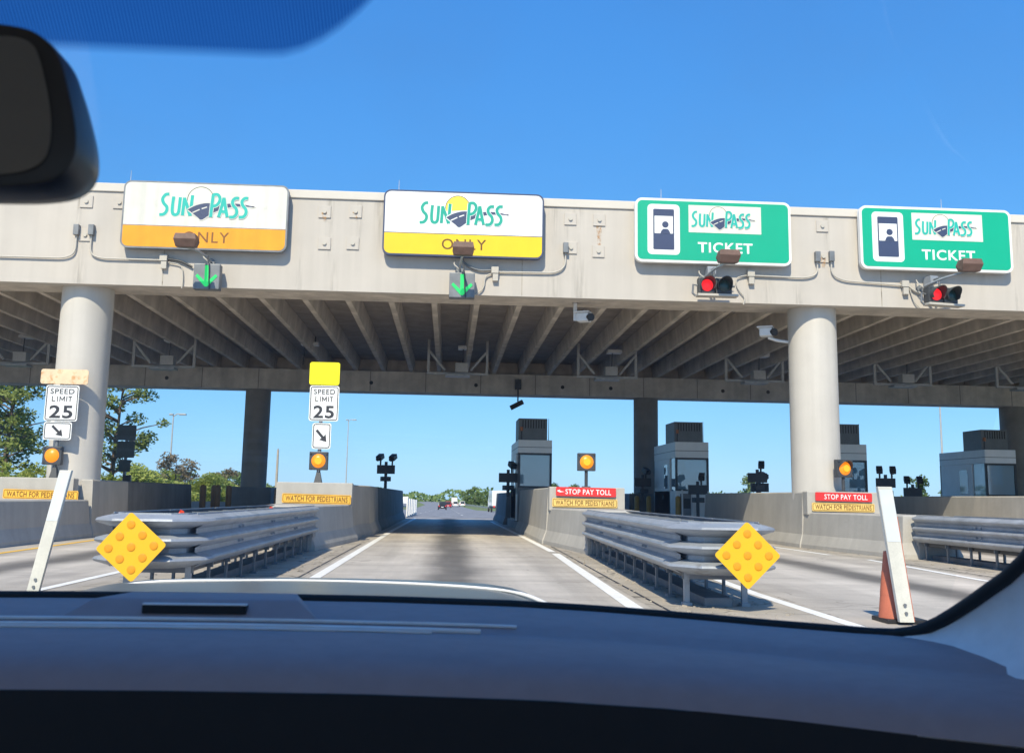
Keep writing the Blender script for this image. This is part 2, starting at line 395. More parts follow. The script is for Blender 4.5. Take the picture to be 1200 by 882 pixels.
def text(name, s, m, parent, cx, cz, y, h, w=None, bold=0.0, depth=.004, roll=0, spacing=1.0):
    """printed lettering facing -Y, centred at cx, cz, cap height h, squeezed or stretched to width w"""
    cu = bpy.data.curves.new(name, 'FONT'); cu.body = s; cu.size = 1; cu.offset = bold; cu.extrude = 0; cu.space_character = spacing
    cu.resolution_u = 4
    tmp = bpy.data.objects.new(name, cu); me = bpy.data.meshes.new_from_object(tmp)
    bpy.data.objects.remove(tmp)
    xs = [v.co.x for v in me.vertices]; ys = [v.co.y for v in me.vertices]
    x0, x1, y0, y1 = min(xs), max(xs), min(ys), max(ys)
    sy = h/(y1-y0); sx = (w/(x1-x0)) if w else sy
    ca, sa = math.cos(roll), math.sin(roll)
    for v in me.vertices:
        a = (v.co.x-(x0+x1)/2)*sx; b = (v.co.y-(y0+y1)/2)*sy
        v.co = (cx+a*ca-b*sa, y, cz+a*sa+b*ca)
    me.materials.clear(); me.materials.append(m); me.name = name
    o = bpy.data.objects.new(name, me); COL.objects.link(o); o.parent = parent
    return o

# ------------------------------------------------------------------ ground and roads
def zg(y):
    if y < 58: return 0.0
    if y < 240: return -(y-58)*.0096
    return -1.747-(y-240)*.0018
YS = [-40,-20,0,20,40,58,62,70,80,90,100,120,140,170,200,240,300,400,550,800,1200,2000,3500]
def strip(name, fl, fr, ys, dz, m, label=None):
    mb = MB(); mb.grid([[(fl(y), y, zg(y)+dz), (fr(y), y, zg(y)+dz)] for y in ys])
    o = mb.build(name, m); return o
def lerp(y, pts):
    for (a, p), (b, q) in zip(pts, pts[1:]):
        if y <= b: return p+(q-p)*max(0, (y-a))/(b-a)
    return pts[-1][1]
g = MB(); g.grid([[(x, y, zg(y)-.03) for x in (-2500,-400,-60,60,400,2500)] for y in YS])
tag(g.build('ground', GRASS), 'grassy ground around the toll plaza', kind='structure')
tag(strip('plaza_pavement', lambda y: -45, lambda y: 45, [-40,-20,0,20,40,58], 0, PAVE), kind='structure')
tag(strip('highway', lambda y: lerp(y, [(58,-20),(75,-11),(100,-9.5),(240,-8),(420,-9),(3500,-130)]),
          lambda y: lerp(y, [(58,45),(75,36),(110,20),(200,7.5),(300,5.5),(420,4.5),(3500,-105)]), [58.01,62,66,70,75,80,90,100,110,120,140,170,200,240,300,420,550,800,1200,2000,3500], .0, ASPH), kind='structure')
def line(name, pts, wd, m, dz=.006):
    mb = MB(); rows = []
    for (x, y) in pts: rows.append([(x-wd/2, y, zg(y)+dz), (x+wd/2, y, zg(y)+dz)])
    mb.grid(rows); return tag(mb.build(name, m), kind='structure')
def dense(pts, step=1.0):
    out = []
    for (x0,y0),(x1,y1) in zip(pts, pts[1:]):
        n = max(1, int(abs(y1-y0)/step)); out += [(x0+(x1-x0)*i/n, y0+(y1-y0)*i/n) for i in range(n)]
    return out+[pts[-1]]
line('lane_marking', dense([(-1.9,3),(-1.9,36),(-1.75,57)]), .16, WHLINE)
line('lane_marking', dense([(2.02,5),(2.14,11.7),(2.3,18.0),(2.42,22.6)]), .18, WHLINE)
line('lane_marking', dense([(2.42,23.3),(2.40,30),(2.24,52)]), .16, WHLINE)
line('lane_marking', dense([(4.05,4),(4.10,13.5),(4.45,20)]), .16, WHLINE)
line('lane_marking', dense([(8.73,8),(8.75,16.3),(9.2,21.9)]), .14, WHLINE)
line('lane_marking', dense([(9.0,23.6),(8.95,27),(8.9,40)]), .14, WHLINE)
line('yellow_lane_marking', dense([(-8.45,6),(-8.45,20),(-8.7,26.2),(-8.7,40)]), .16, YLINE)
line('lane_marking', dense([(-4.95,6),(-4.8,40)]), .14, WHLINE)
for k in range(9):
    y = 75+k*24
    line('lane_dash', [(-2.6,y),(-2.6,y+4)], .16, WHLINE, .01); line('lane_dash', [(1.2,y+6),(1.2,y+10)], .16, WHLINE, .01)
# gore strips that carry the crash cushions
def gore(pts, name='gore_pavement'):
    mb = MB(); n = len(pts); mb.add([(x,y,.0035) for x,y in pts], [tuple(range(n))]); tag(mb.build(name, GORE), kind='structure')
gore([(2.28,4),(4.0,4),(4.3,13.5),(4.75,28),(2.55,28),(2.5,22.8),(2.38,16)])
gore([(-4.6,4),(-2.08,4),(-2.08,28),(-4.6,28)])
gore([(8.95,8),(11.8,8),(12.2,28),(9.1,28),(9.3,22)])
for pts in ([(2.40,5),(2.52,16),(2.62,22.6),(2.66,26)],[(-2.14,6),(-2.14,26)],[(9.22,9),(9.42,22)]):   # dirt-filled joint between lane and gore
    line('pavement_joint', dense(pts), .035, INK, .007)
gb = MB()                                               # loose chips and grit on the gore strips
for x0, x1, y0, y1, n in ((2.45,3.1,8,22,240),(3.0,3.9,8,13,60),(-2.7,-2.1,10,22,110),(9.4,9.9,16,22,40)):
    for i in range(n):
        x = random.uniform(x0,x1); y = random.uniform(y0,y1); s = random.uniform(.006,.022)*(1 if random.random() < .93 else 1.8)
        gb.obox((x,y,.004+s*.25), (s*1.5,s,s*.6), (random.uniform(-.3,.3),random.uniform(-.3,.3),random.uniform(0,3)))
tag(gb.build('loose_grit', GORE), 'loose grit and concrete chips beside the crash cushions', kind='stuff')

# ------------------------------------------------------------------ toll canopy
FY = 27.2; FB, FT = 6.70, 9.52
can = thing('toll_canopy', (0,FY,0), 0, 'long concrete canopy with cream front wall spanning all toll lanes', 'toll plaza canopy')
CX0, CX1 = -38, 46
mb = MB(); mb.box(CX0, CX1, 0, .32, FB, FT-.24); fas = mb.build('front_wall', FASCIA, can)
mb = MB(); mb.box(CX0, CX1, -.05, .40, FT-.236, FT); cop = mb.build('coping', COPING, can, bevel=.02)
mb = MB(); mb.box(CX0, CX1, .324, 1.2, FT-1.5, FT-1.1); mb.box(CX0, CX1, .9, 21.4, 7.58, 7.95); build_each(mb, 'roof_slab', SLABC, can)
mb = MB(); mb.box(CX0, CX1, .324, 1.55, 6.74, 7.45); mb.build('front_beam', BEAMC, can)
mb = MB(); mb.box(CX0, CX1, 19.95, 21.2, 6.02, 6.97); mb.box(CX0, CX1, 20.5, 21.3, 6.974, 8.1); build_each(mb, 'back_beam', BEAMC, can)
for i in range(24):                                       # joints and holes on the lane side of the back beam
    x = -27.0+2.584*i; mb = MB(); mb.box(x-.02,x+.02,19.946,19.952,6.03,6.96); mb.build('beam_joint', COLD, can)
for x in (-16.4,-13.1,-6.2,-3.7,1.2,5.3,7.6,13.0,15.2,18.4):
    mb = MB(); mb.cyl((x,19.952,6.42),(x,19.944,6.42),.09,n=12); mb.build('drain_hole', BLACK, can)
k0 = -25
stem_me = None
for k in range(k0, 36):
    x = -5.72+1.292*k + 1.292*0
    if x > CX1-1: break
    if stem_me is None:
        mb = MB(); mb.add([(sx*wv, y, z) for y in (1.56, 20.45) for sx, wv, z in ((-1,.085,6.972),(1,.085,6.972),(1,.15,7.576),(-1,.15,7.576))],
               [(0,1,2,3),(7,6,5,4),(0,4,5,1),(1,5,6,2),(2,6,7,3),(3,7,4,0)])
        st = mb.build('beam', BEAMC, can); stem_me = st.data
    else:
        st = bpy.data.objects.new('beam', stem_me); COL.objects.link(st); st.parent = can
    st.location = (x, 0, 0)
for x in [-9.0, 9.4, 27.6, -27.5]:                      # back row
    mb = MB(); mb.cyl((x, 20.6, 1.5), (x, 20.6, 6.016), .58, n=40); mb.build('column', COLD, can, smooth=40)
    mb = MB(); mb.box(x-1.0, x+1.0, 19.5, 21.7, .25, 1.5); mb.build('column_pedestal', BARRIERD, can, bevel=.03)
for x in [-10.12, 10.42, -30, 31]:
    mb = MB(); mb.cyl((x, .30+.68, .4), (x, .30+.68, 6.735), .68, n=64); mb.build('column', COLUMN, can, smooth=40)
# anchor plates with bolts, conduits on the front wall (front face is y = 0 here)
def sc(x, z, y=27.2): return (x*1.088, 1.2+(z-1.2)*1.088)
PL = [(-3.30,8.29),(-2.52,8.32),(-3.27,7.47),(-2.56,7.49),(2.97,8.32),(3.72,8.32),(2.99,7.56),(3.70,7.49),(9.59,8.36),(9.59,7.54),(-9.21,8.35),(-9.17,7.49),(-8.4,8.35),(16.0,8.35),(16.05,7.5),(10.3,8.36)]
pm = MB(); pm.box(-.17,.17,-.035,-.002,-.17,.17); plate_me = None
bmk = MB(); bmk.cyl((0,-.036,0),(0,-.075,0),.055,n=10); bolt_me = None
for i, (x, z) in enumerate(PL[:15]):
    X_, Z_ = sc(x, z)
    if plate_me is None:
        pl = pm.build('anchor_plate', FASCIA, can, bevel=.01); plate_me = pl.data; bo = bmk.build('anchor_bolt', RUSTY if False else CONDUIT, pl); bolt_me = bo.data
    else:
        pl = bpy.data.objects.new('anchor_plate', plate_me); COL.objects.link(pl); pl.parent = can
        bo = bpy.data.objects.new('anchor_bolt', bolt_me); COL.objects.link(bo); bo.parent = pl
    pl.location = (X_, 0, Z_)
RUSTM = bpy.data.materials.new('rust_run'); t_, b_ = nodes_of(RUSTM)
b_.inputs['Base Color'].default_value = (.55, .27, .07, 1); b_.inputs['Roughness'].default_value = .9
n_ = add(t_, 'ShaderNodeTexNoise'); n_.inputs['Scale'].default_value = 14; n_.inputs['Detail'].default_value = 6
tc_ = add(t_, 'ShaderNodeTexCoord'); t_.links.new(tc_.outputs['Object'], n_.inputs['Vector'])
m_ = add(t_, 'ShaderNodeMapRange'); m_.inputs[1].default_value = .42; m_.inputs[2].default_value = .75; m_.inputs[4].default_value = .75
t_.links.new(n_.outputs['Fac'], m_.inputs[0]); t_.links.new(m_.outputs[0], b_.inputs['Alpha'])
for x, z, l in [(3.72,8.27,.85),(-3.30,8.27,.25),(-2.52,8.3,.2),(9.59,7.5,.3)]:
    X_, Z_ = sc(x, z); mb = MB()
    mb.add([(X_-.09,-.003 if l > .4 else -.04,Z_),(X_+.09,-.003 if l > .4 else -.04,Z_),(X_+.03,-.003 if l > .4 else -.04,Z_-l),(X_-.03,-.003 if l > .4 else -.04,Z_-l)], [(0,1,2,3)])
    mb.build('rust_stain', RUSTM, can)
WST = bpy.data.materials.new('water_run'); t_, b_ = nodes_of(WST)
b_.inputs['Base Color'].default_value = (.22, .20, .17, 1); b_.inputs['Roughness'].default_value = .9
n_ = add(t_, 'ShaderNodeTexNoise'); n_.inputs['Scale'].default_value = 5; n_.inputs['Detail'].default_value = 6
tc_ = add(t_, 'ShaderNodeTexCoord'); mp_ = add(t_, 'ShaderNodeMapping'); mp_.inputs['Scale'].default_value = (3, 1, .25)
t_.links.new(tc_.outputs['Object'], mp_.inputs[0]); t_.links.new(mp_.outputs[0], n_.inputs['Vector'])
m_ = add(t_, 'ShaderNodeMapRange'); m_.inputs[1].default_value = .40; m_.inputs[2].default_value = .75; m_.inputs[4].default_value = .34
t_.links.new(n_.outputs['Fac'], m_.inputs[0])
at_ = add(t_, 'ShaderNodeAttribute', attribute_name='fade'); mu_ = add(t_, 'ShaderNodeMath', operation='MULTIPLY')
t_.links.new(m_.outputs[0], mu_.inputs[0]); t_.links.new(at_.outputs['Fac'], mu_.inputs[1]); t_.links.new(mu_.outputs[0], b_.inputs['Alpha'])
wr = random.Random(31)
for i in range(44):
    x = wr.uniform(-14, 18); w_ = wr.uniform(.12, .5); l = wr.uniform(.5, 2.3); z0 = FT-.245 if i % 3 else FB+l+.01
    mb = MB(); mb.grid([[(x-w_/2+w_*q/4, -.0035-.00012*i, z0-l*p/4) for q in range(5)] for p in range(5)])
    o = mb.build('water_stain', WST, can); fa_ = o.data.attributes.new('fade', 'FLOAT', 'POINT')
    for p in range(5):
        for q in range(5): fa_.data[p*5+q].value = (1-abs(q-2)/2)*((1-p/4) if i % 3 else p/4)
for x, z in [(-9.37,7.62),(-9.01,7.63),(2.85,7.56),(9.42,7.54),(9.79,7.56)]:
    X_, Z_ = sc(x, z); mb = MB(); mb.box(X_-.07,X_+.07,-.16,-.003,Z_-.17,Z_+.12); mb.build('conduit_box', GALVD, can, bevel=.01)
def bend(pts, r=.22):
    out = [Vector(pts[0])]
    for a, b, c in zip(pts, pts[1:], pts[2:]):
        a, b, c = Vector(a), Vector(b), Vector(c)
        p = b+(a-b).normalized()*min(r,(a-b).length*.45); q = b+(c-b).normalized()*min(r,(c-b).length*.45)
        for i in range(6):
            t = i/5; out.append(p*(1-t)**2+b*2*t*(1-t)+q*t*t)
    out.append(Vector(pts[-1])); return out
def conduit(pts, r=.024, m=CONDUIT, nm='conduit', off=-.06):
    mb = MB(); mb.tube(bend([(sc(x,z)[0], off, sc(x,z)[1]) for x, z in pts]), r, 8); return mb.build(nm, m, can, smooth=60)
conduit([(-20,6.86),(-9.62,6.88),(-9.37,7.0),(-9.37,7.5)])
conduit([(-9.01,7.5),(-9.01,7.0),(-8.75,6.9),(-7.2,6.9)])
conduit([(2.85,7.45),(2.85,7.05),(2.6,6.88),(1.05,6.86)])
conduit([(9.42,7.45),(9.42,7.05),(9.1,6.95),(7.65,6.97)])
conduit([(9.79,7.45),(9.79,7.05),(10.1,6.91),(11.72,6.83)])
for x, z in [(-7.20,6.90),(1.05,6.84),(7.65,6.96),(11.72,6.81)]:
    X_, Z_ = sc(x, z); mb = MB(); mb.box(X_-.10,X_+.10,-.15,-.003,Z_-.03,Z_+.15); mb.box(X_-.06,X_+.09,-.13,-.003,Z_-.24,Z_-.033); build_each(mb, 'junction_box', CONDUIT, can, bevel=.008)
# flexible cables from the junction boxes to the signals
conduit([(-7.1,6.93),(-6.8,6.9),(-6.5,6.75)], .03, DARK, 'cable'); conduit([(-7.1,6.85),(-6.75,6.8),(-6.7,6.45),(-6.72,6.2)], .016, CONDUIT, 'cable')
conduit([(.95,6.9),(.6,6.88),(.25,7.05),(.18,7.3)], .028, GALVD, 'cable'); conduit([(1.0,6.82),(.8,6.75),(.78,6.4),(.5,6.22)], .02, CONDUIT, 'cable')
conduit([(7.55,6.97),(7.25,6.9),(7.3,6.6),(7.5,6.4),(7.45,6.2)], .018, CONDUIT, 'cable'); conduit([(7.2,6.6),(7.0,6.62)], .014, CONDUIT, 'cable')
conduit([(11.82,6.82),(12.0,6.68),(12.2,6.62)], .03, CONDUIT, 'cable'); conduit([(11.85,6.75),(11.95,6.4),(12.1,6.25)], .018, CONDUIT, 'cable')
for i, x in enumerate([-8.93,-1.58,5.83,14.02]):
    mb = MB(); mb.cyl((x,.1,FT-.02),(x,.1,FT+.42),.012,.006,6); mb.build('lightning_rod', POLE, can)
for x in (-34.6,-25.9,-17.1,-7.85,1.9,12.1,21.4,30.6,39.5):
    mb = MB(); mb.box(x-.012,x+.012,-.0025,.004,FB+.02,FT-.25); mb.build('joint_sealant', GORE, can)

# ------------------------------------------------------------------ signs on the front wall
PX = 4.42/1037.0                                        # metres per drawing unit of the print
def logo(sg, cx, cz, k, y, letter, sunm, halo, outline=True):
    def T(p): return (cx+(p[0]-555)*PX*k, cz-(p[1]-208-.030*(p[0]-555))*PX*k)
    mb = MB()
    sun_c = (513,178); ring = [T((sun_c[0]+78*math.cos(R(a)), sun_c[1]-78*math.sin(R(a)))) for a in range(-12, 200, 6)]
    if outline:
        ribbon(mb, ring, 4.0*PX*k, y-.0015); mb.build('sun_outline', INK, sg)
    mb = MB(); n = len(ring)
    pts = ring; mb.add([(a,y,b) for a,b in pts], [tuple(range(n))]); mb.build('sun_emblem', sunm, sg)
    lower = [(780,226),(720,226),(665,238),(605,260),(565,285),(526,310),(498,290),(440,244)]
    upper = [(440,244),(478,222),(520,208),(560,203),(640,208),(720,205),(785,212),(852,228)]
    road = [T(p) for p in spline(upper,4)] + [T(p) for p in spline([(852,228)]+lower,4)[1:-1]]
    def flat(poly, yy, nm, m):
        mb = MB(); tri = tessellate_polygon([[Vector((a,b,0)) for a,b in poly]])
        mb.add([(a,yy,b) for a,b in poly], [tuple(t) for t in tri]); return mb.build(nm, m, sg)
    L_ = {'S':[(322,146),(300,150),(284,176),(292,204),(312,228),(312,254),(296,274),(270,277)],
          'U':[(350,162),(346,230),(350,268),(368,278),(384,264),(388,220),(390,166)],
          'P':[(582,292),(585,220),(590,148)], 'p2':[(588,150),(614,148),(630,166),(630,192),(614,216),(588,224)],
          'S1':[(748,172),(726,172),(710,190),(714,216),(734,240),(738,268),(722,290),(694,292)],
          'S2':[(804,172),(784,172),(768,190),(772,216),(792,242),(795,268),(780,290),(752,292)]}
    sun_s = [spline(L_[k_]) for k_ in ('S','U')] + [[(410,282),(416,168)],[(415,170),(436,225),(456,284)],[(456,284),(464,152)]]
    pass_s = [spline(L_[k_]) for k_ in ('P','p2','S1','S2')] + [[(630,292),(644,230),(656,168)],[(656,168),(668,230),(682,292)],[(640,256),(672,259)]]
    def letters(strokes, y0):
        for nm, wd, yy, m in (('lettering_rim', 26, y0, halo), ('lettering', 19.5, y0-.0015, letter)):
            mb = MB()
            for i, s_ in enumerate(strokes): ribbon(mb, [T(p) for p in s_], wd*PX*k, yy - .0001*i)
            mb.build(nm, m, sg)
    letters(sun_s, y-.003)
    mb = MB(); ribbon(mb, road+[road[0]], 12*PX*k, y-.0075); mb.build('road_rim', halo, sg)
    flat(road, y-.009, 'road_emblem', NAVY)
    mb = MB()
    for a, b in (((470,264),(512,244)),((524,239),(556,228)),((640,216),(672,213))): ribbon(mb, [T(a),T(b)], 7*PX*k, y-.0105)
    build_each(mb, 'road_dashes', halo, sg)
    letters(pass_s, y-.0125)
def sign_box(name, x, z0, z1, wd, edge, back, label, th=.16):
    sg = thing(name, (x, FY-.30, (z0+z1)/2), 0, label, 'sign')
    h = (z1-z0)/2; sh = wd/2
    mb = MB(); mb.prism(rrect(-sh,sh,-h,h,.20), .0, th); mb.build('cabinet', edge, sg, smooth=30)
    mb = MB()
    for bx in (-1.3,1.3):
        for bz in (-.5,.5): mb.box(bx-.05,bx+.05,th+.001,.298,bz-.05,bz+.05)
    build_each(mb, 'bracket', GALVD, sg)
    return sg, sh, h
def only_sign(x, z0, z1, faded, label):
    sg, sh, h = sign_box('lane_sign', x, z0, z1, 4.42, NAVY if not faded else GALVD, None, label)
    b = .045; split = -h+.64
    up_ = [p for p in rrect(-sh+b, sh-b, -h+b, h-b, .165) if p[1] > split]
    mb = MB(); poly = [(sh-b,split)]+[p for p in up_]+[(-sh+b,split)]
    mb.prism(poly, -.004, .002); mb.build('white_panel', WEATHERED if faded else WHITESIGN, sg)
    lo = [p for p in rrect(-sh+b, sh-b, -h+b, h-b, .165) if p[1] < split]
    a = [p for p in lo if p[0] < 0]; c = [p for p in lo if p[0] > 0]
    poly = [(-sh+b,split-.02)]+a+c+[(sh-b,split-.02)]
    mb = MB(); mb.prism(poly, -.004, .002); mb.build('yellow_panel', ORANGEY if faded else YEL, sg)
    logo(sg, .0 if not faded else .03, (h+split)/2+.02, 1.0 if not faded else 1.03, -.006, TEALF if faded else TEAL, SUNF if faded else SUNY, WEATHERED if faded else WHITESIGN)
    text('only_lettering', 'ONLY', BRINK if not faded else mat('faded_brown_ink',(.22,.09,.02),.6), sg, .02 if not faded else .06, -h+.345, -.007, .30, 1.22, .006, spacing=1.15)
    return sg
def s_(x): return x*1.088
def z_(z): return 1.2+(z-1.2)*1.088
SX = [x*26.9/24.64 for x in (-6.183,.23,6.612,12.48)]
ZB, ZT = 1.2+(7.15-1.2)*26.9/24.64, 1.2+(8.835-1.2)*26.9/24.64
only_sign(SX[0], ZB-.03, ZT, True, 'weathered lane sign with faded orange ONLY panel, left of the other three')
only_sign(SX[1], ZB, ZT, False, 'bright lane sign with yellow sun and clean yellow ONLY panel')
def ticket_sign(x, z0, z1, label):
    sg, sh, h = sign_box('ticket_sign', x, z0, z1, 4.42, WHITE, None, label)
    mb = MB(); mb.prism(rrect(-sh+.07, sh-.07, -h+.07, h-.07, .14), -.004, .002); mb.build('green_panel', GREEN, sg)
    k = PX
    def T(px, py): return ((px-575)*k, -(py-280-.03*(px-575))*k)
    mb = MB(); mb.prism(rrect(-1.86,-.95,-.70,.74,.12), -.008, -.0045); mb.build('pictogram_plate', WHITESIGN, sg)
    mb = MB(); mb.prism(rrect(-1.70,-1.11,-.56,.60,.03,2), -.011, -.0085); mb.build('pictogram_frame', NAVY, sg)
    mb = MB(); mb.prism(rrect(-1.665,-1.145,-.10,.40,.01,2), -.014, -.0115); mb.build('pictogram_window', WHITESIGN, sg)
    mb = MB(); mb.prism(circle(-1.36,.155,.092), -.017, -.0145); mb.prism([(-1.50,-.099),(-1.47,-.02),(-1.42,.03),(-1.30,.03),(-1.25,-.02),(-1.22,-.099)], -.017, -.0145)
    mb.build('pictogram_person', NAVY, sg)
    mb = MB(); mb.box(-.70,1.36,-.008,-.0045,-.04,.745); mb.build('logo_plate', OFFWHITE, sg)
    logo(sg, .27, .38, .735, -.011, TEALF, SUNF, OFFWHITE)
    text('ticket_lettering', 'TICKET', WHITESIGN, sg, .33, -.46, -.007, .30, 1.55, .022, spacing=1.12)
    return sg
ticket_sign(SX[2], ZB+.03, ZT+.02, 'green TICKET sign with booth attendant pictogram, nearer the canopy middle')
ticket_sign(SX[3], ZB+.03, ZT+.02, 'green TICKET sign with attendant pictogram, rightmost above the lanes')

# floodlights on arms in front of the signs
def flood(x, zc, xa, za, tilt, label, mirror=1):
    f = thing('floodlight', (xa, FY, za), 0, label, 'floodlight', 'floodlights in front of the lane signs')
    dx = x-xa; dz = zc-za; Y_ = -1.55
    mb = MB(); mb.tube(spline([(0,-.02,0),(0,-.3,.02),(dx*.5,-.95,dz*.45),(dx,Y_+.1,dz-.14)],5), .032, 8); mb.build('arm', GALV, f, smooth=60)
    mb = MB(); mb.cyl((0,-.003,0),(0,-.05,0),.10,n=12); mb.build('wall_bracket', GALVD, f)
    mb = MB(); w_ = .29
    prof = [(-.22,.02),(-.20,.17),(.16,.17),(.23,.02),(.17,-.14),(-.10,-.16)]
    mb.add([(dx+sx*w_*(1 if i in (0,3) else .86), Y_+p[0]*.9, dz+p[1]) for sx in (-1,1) for i, p in enumerate(prof)],
           [(0,1,2,3,4,5),(11,10,9,8,7,6)]+[(i,(i+1)%6,6+(i+1)%6,6+i) for i in range(6)])
    h = mb.build('lamp_housing', BROWN, f, bevel=.012)
    h.rotation_euler = (0,0,0)
    mb = MB(); mb.box(dx-.2,dx+.2,Y_+.05,Y_+.12,dz-.162,dz-.10); mb.build('lamp_lens', GALVD, f)
    mb = MB(); mb.tube(spline([(-.12,-.05,.25),(-.16,-.25,.1),(-.05,-.3,-.02),(.0,-.2,-.1)],5), .018, 6); mb.build('cable', CONDUIT, f)
    return f
def fs(x, z, Y0=23.4, Y1=25.65): k = Y1/Y0; return x*k, 1.2+(z-1.2)*k
for (x, z, xa, za, lb) in [(-6.27,7.02,-6.05,6.85,'brown floodlight covering the start of ONLY on the weathered sign'),
                       (.22,7.03,.16,6.85,'brown floodlight in front of the clean yellow ONLY panel'),
                       (6.64,7.05,6.42,6.80,'brown floodlight under TICKET on the sign nearer the middle'),
                       (12.66,7.02,12.15,6.72,'brown floodlight on a slanting arm below the rightmost TICKET sign')]:
    x2, z2 = fs(x, z); x3, z3 = sc(xa, za); flood(x2, z2, x3, z3+.05, 0, lb)

# lane-use signals on the lower edge of the front wall
def arrow_signal(x, z, label):
    sgn = thing('lane_signal', (x, FY-.45, z), 0, label, 'lane signal', 'green arrow lane signals')
    mb = MB(); mb.box(-.345,.345,0,.30,-.345,.345); mb.build('signal_box', GALVD, sgn, bevel=.02)
    mb = MB(); mb.box(-.10,.10,.302,.447,-.2,.2); build_each(mb, 'bracket', GALVD, sgn)
    mb = MB(); mb.prism([(-.05,.30),(.05,.30),(.05,-.12),(.24,.06),(.29,.0),(.03,-.28),(-.03,-.28),(-.29,.0),(-.24,.06),(-.05,-.12)], -.012, -.003); mb.build('green_arrow', GREENL, sgn)
    mb = MB(); mb.tube(spline([(.02,-.02,.55),(.06,-.05,.30),(.075,-.03,.0),(.1,-.03,-.36)],4), .017, 6); mb.build('cable', DARK, sgn)
    return sgn
arrow_signal(-6.12*1.075, z_(6.43)+.02, 'green down arrow signal under the weathered lane sign')
arrow_signal(.225*1.075, z_(6.40)+.02, 'green down arrow signal under the clean yellow and white sign')
def rg_signal(x, z, rz, label):
    sgn = thing('traffic_signal', (x, FY-.75, z), rz, label, 'traffic signal', 'red and green signal pairs under the ticket signs')
    for sx, lens, nm in ((-.235, REDL, 'red_lens'), (.235, LENSG, 'green_lens')):
        mb = MB(); mb.box(sx-.225,sx+.225,.05,.30,-.22,.22); hs = mb.build('signal_housing', DARK, sgn, bevel=.03)
        mb = MB(); rings = []
        for r_, y_ in ((.02,-.01),(.10,-.004),(.165,.03),(.165,.048)): rings.append([(sx+r_*math.cos(a*math.pi/12), y_, r_*math.sin(a*math.pi/12)) for a in range(24)])
        mb.rings(rings); mb.build(nm, lens, sgn, smooth=50)
        mb = MB(); rows = []
        for a in range(-35, 216, 10):
            c_, s__ = math.cos(R(a)), math.sin(R(a)); dep = -.10-.20*max(0, s__)
            rows.append([(sx+.185*c_,.05,.185*s__),(sx+.19*c_,dep,.19*s__),(sx+.205*c_,dep,.205*s__),(sx+.21*c_,.05,.21*s__)])
        mb.rings(rows, True) if False else mb.grid([r+[r[0]] for r in rows]); mb.build('visor', DARK, sgn, smooth=50)
    mb = MB(); mb.box(-.50,.62,-.02,.28,-.30,-.235); mb.build('tray', CONDUIT, sgn, bevel=.01)
    mb = MB(); mb.tube([(-.46,.2,.02),(-.58,.2,.04),(-.60,.2,-.2),(-.52,.2,-.27)], .03, 8); mb.tube([(.46,.2,.02),(.57,.2,.02)], .035, 8)
    mb.cyl((0,.2,.22),(0,.2,.52),.03); mb.cyl((0,.18,.5),(0,.745,.5),.04); mb.build('mounting_bracket', GALVD, sgn)
    mb = MB(); mb.box(-.12,.12,.4,.743,.40,.62); mb.build('terminal_box', GALV, sgn, bevel=.015)
    return sgn
rg_signal(6.62*1.08, z_(6.55), 0, 'paired signal with red lit, hanging below the TICKET sign nearer the middle')
rg_signal(12.55*1.08, z_(6.50)-.02, R(10), 'paired signal with red lit, below the rightmost TICKET sign')

# cameras under the canopy
def dome_camera(x, y, z, kind, label):
    c = thing('security_camera', (x,y,z), 0, label, 'camera')
    if kind == 'post':
        mb = MB(); mb.box(-.05,.05,-.03,.03,-.52,.0); mb.box(-.10,.10,-.06,.06,.0,.03); build_each(mb, 'bracket', CAMW, c, bevel=.01)
        cx, cz = .27, -.42
    elif kind == 'side':
        mb = MB(); mb.tube([(.62,0,-.32),(.25,0,-.28),(-.02,0,-.20)], .045, 8); build_each(mb, 'bracket', CAMW, c); cx, cz = -.05, -.05
    mb = MB(); mb.obox((cx-.02,0,cz), (.36,.34,.24), (0,0,R(-25))); mb.build('camera_housing', CAMW, c, bevel=.03)
    mb = MB(); mb.cyl((cx+.10,-.12,cz-.01),(cx+.16,-.25,cz-.02),.11,n=16); mb.build('camera_lens', BLACK, c)
    mb = MB(); mb.obox((cx-.05,-.02,cz+.14), (.44,.42,.03), (0,0,R(-25))); mb.build('sun_shield', CAMW, c)
    return c
dome_camera(3.50, FY+.9, 6.74, 'post', 'white camera on a short drop post under the canopy front edge')
dome_camera(9.18, FY+1.1, 6.12, 'side', 'white camera on a side arm left of the right front column')
c = thing('security_camera', (3.18, 47.0, 6.3), 0, 'dark tilted camera hanging from the back beam over the open lane', 'camera')
mb = MB(); mb.box(-.14,.14,-.12,.12,-.05,.42); mb.cyl((0,0,-.05),(0,0,-.62),.035); build_each(mb, 'drop_bracket', DARK, c)
mb = MB(); mb.obox((-.05,0,-.78),(.66,.22,.22),(0,R(28)*-1,0)); mb.build('camera_housing', BLACK, c, bevel=.02)

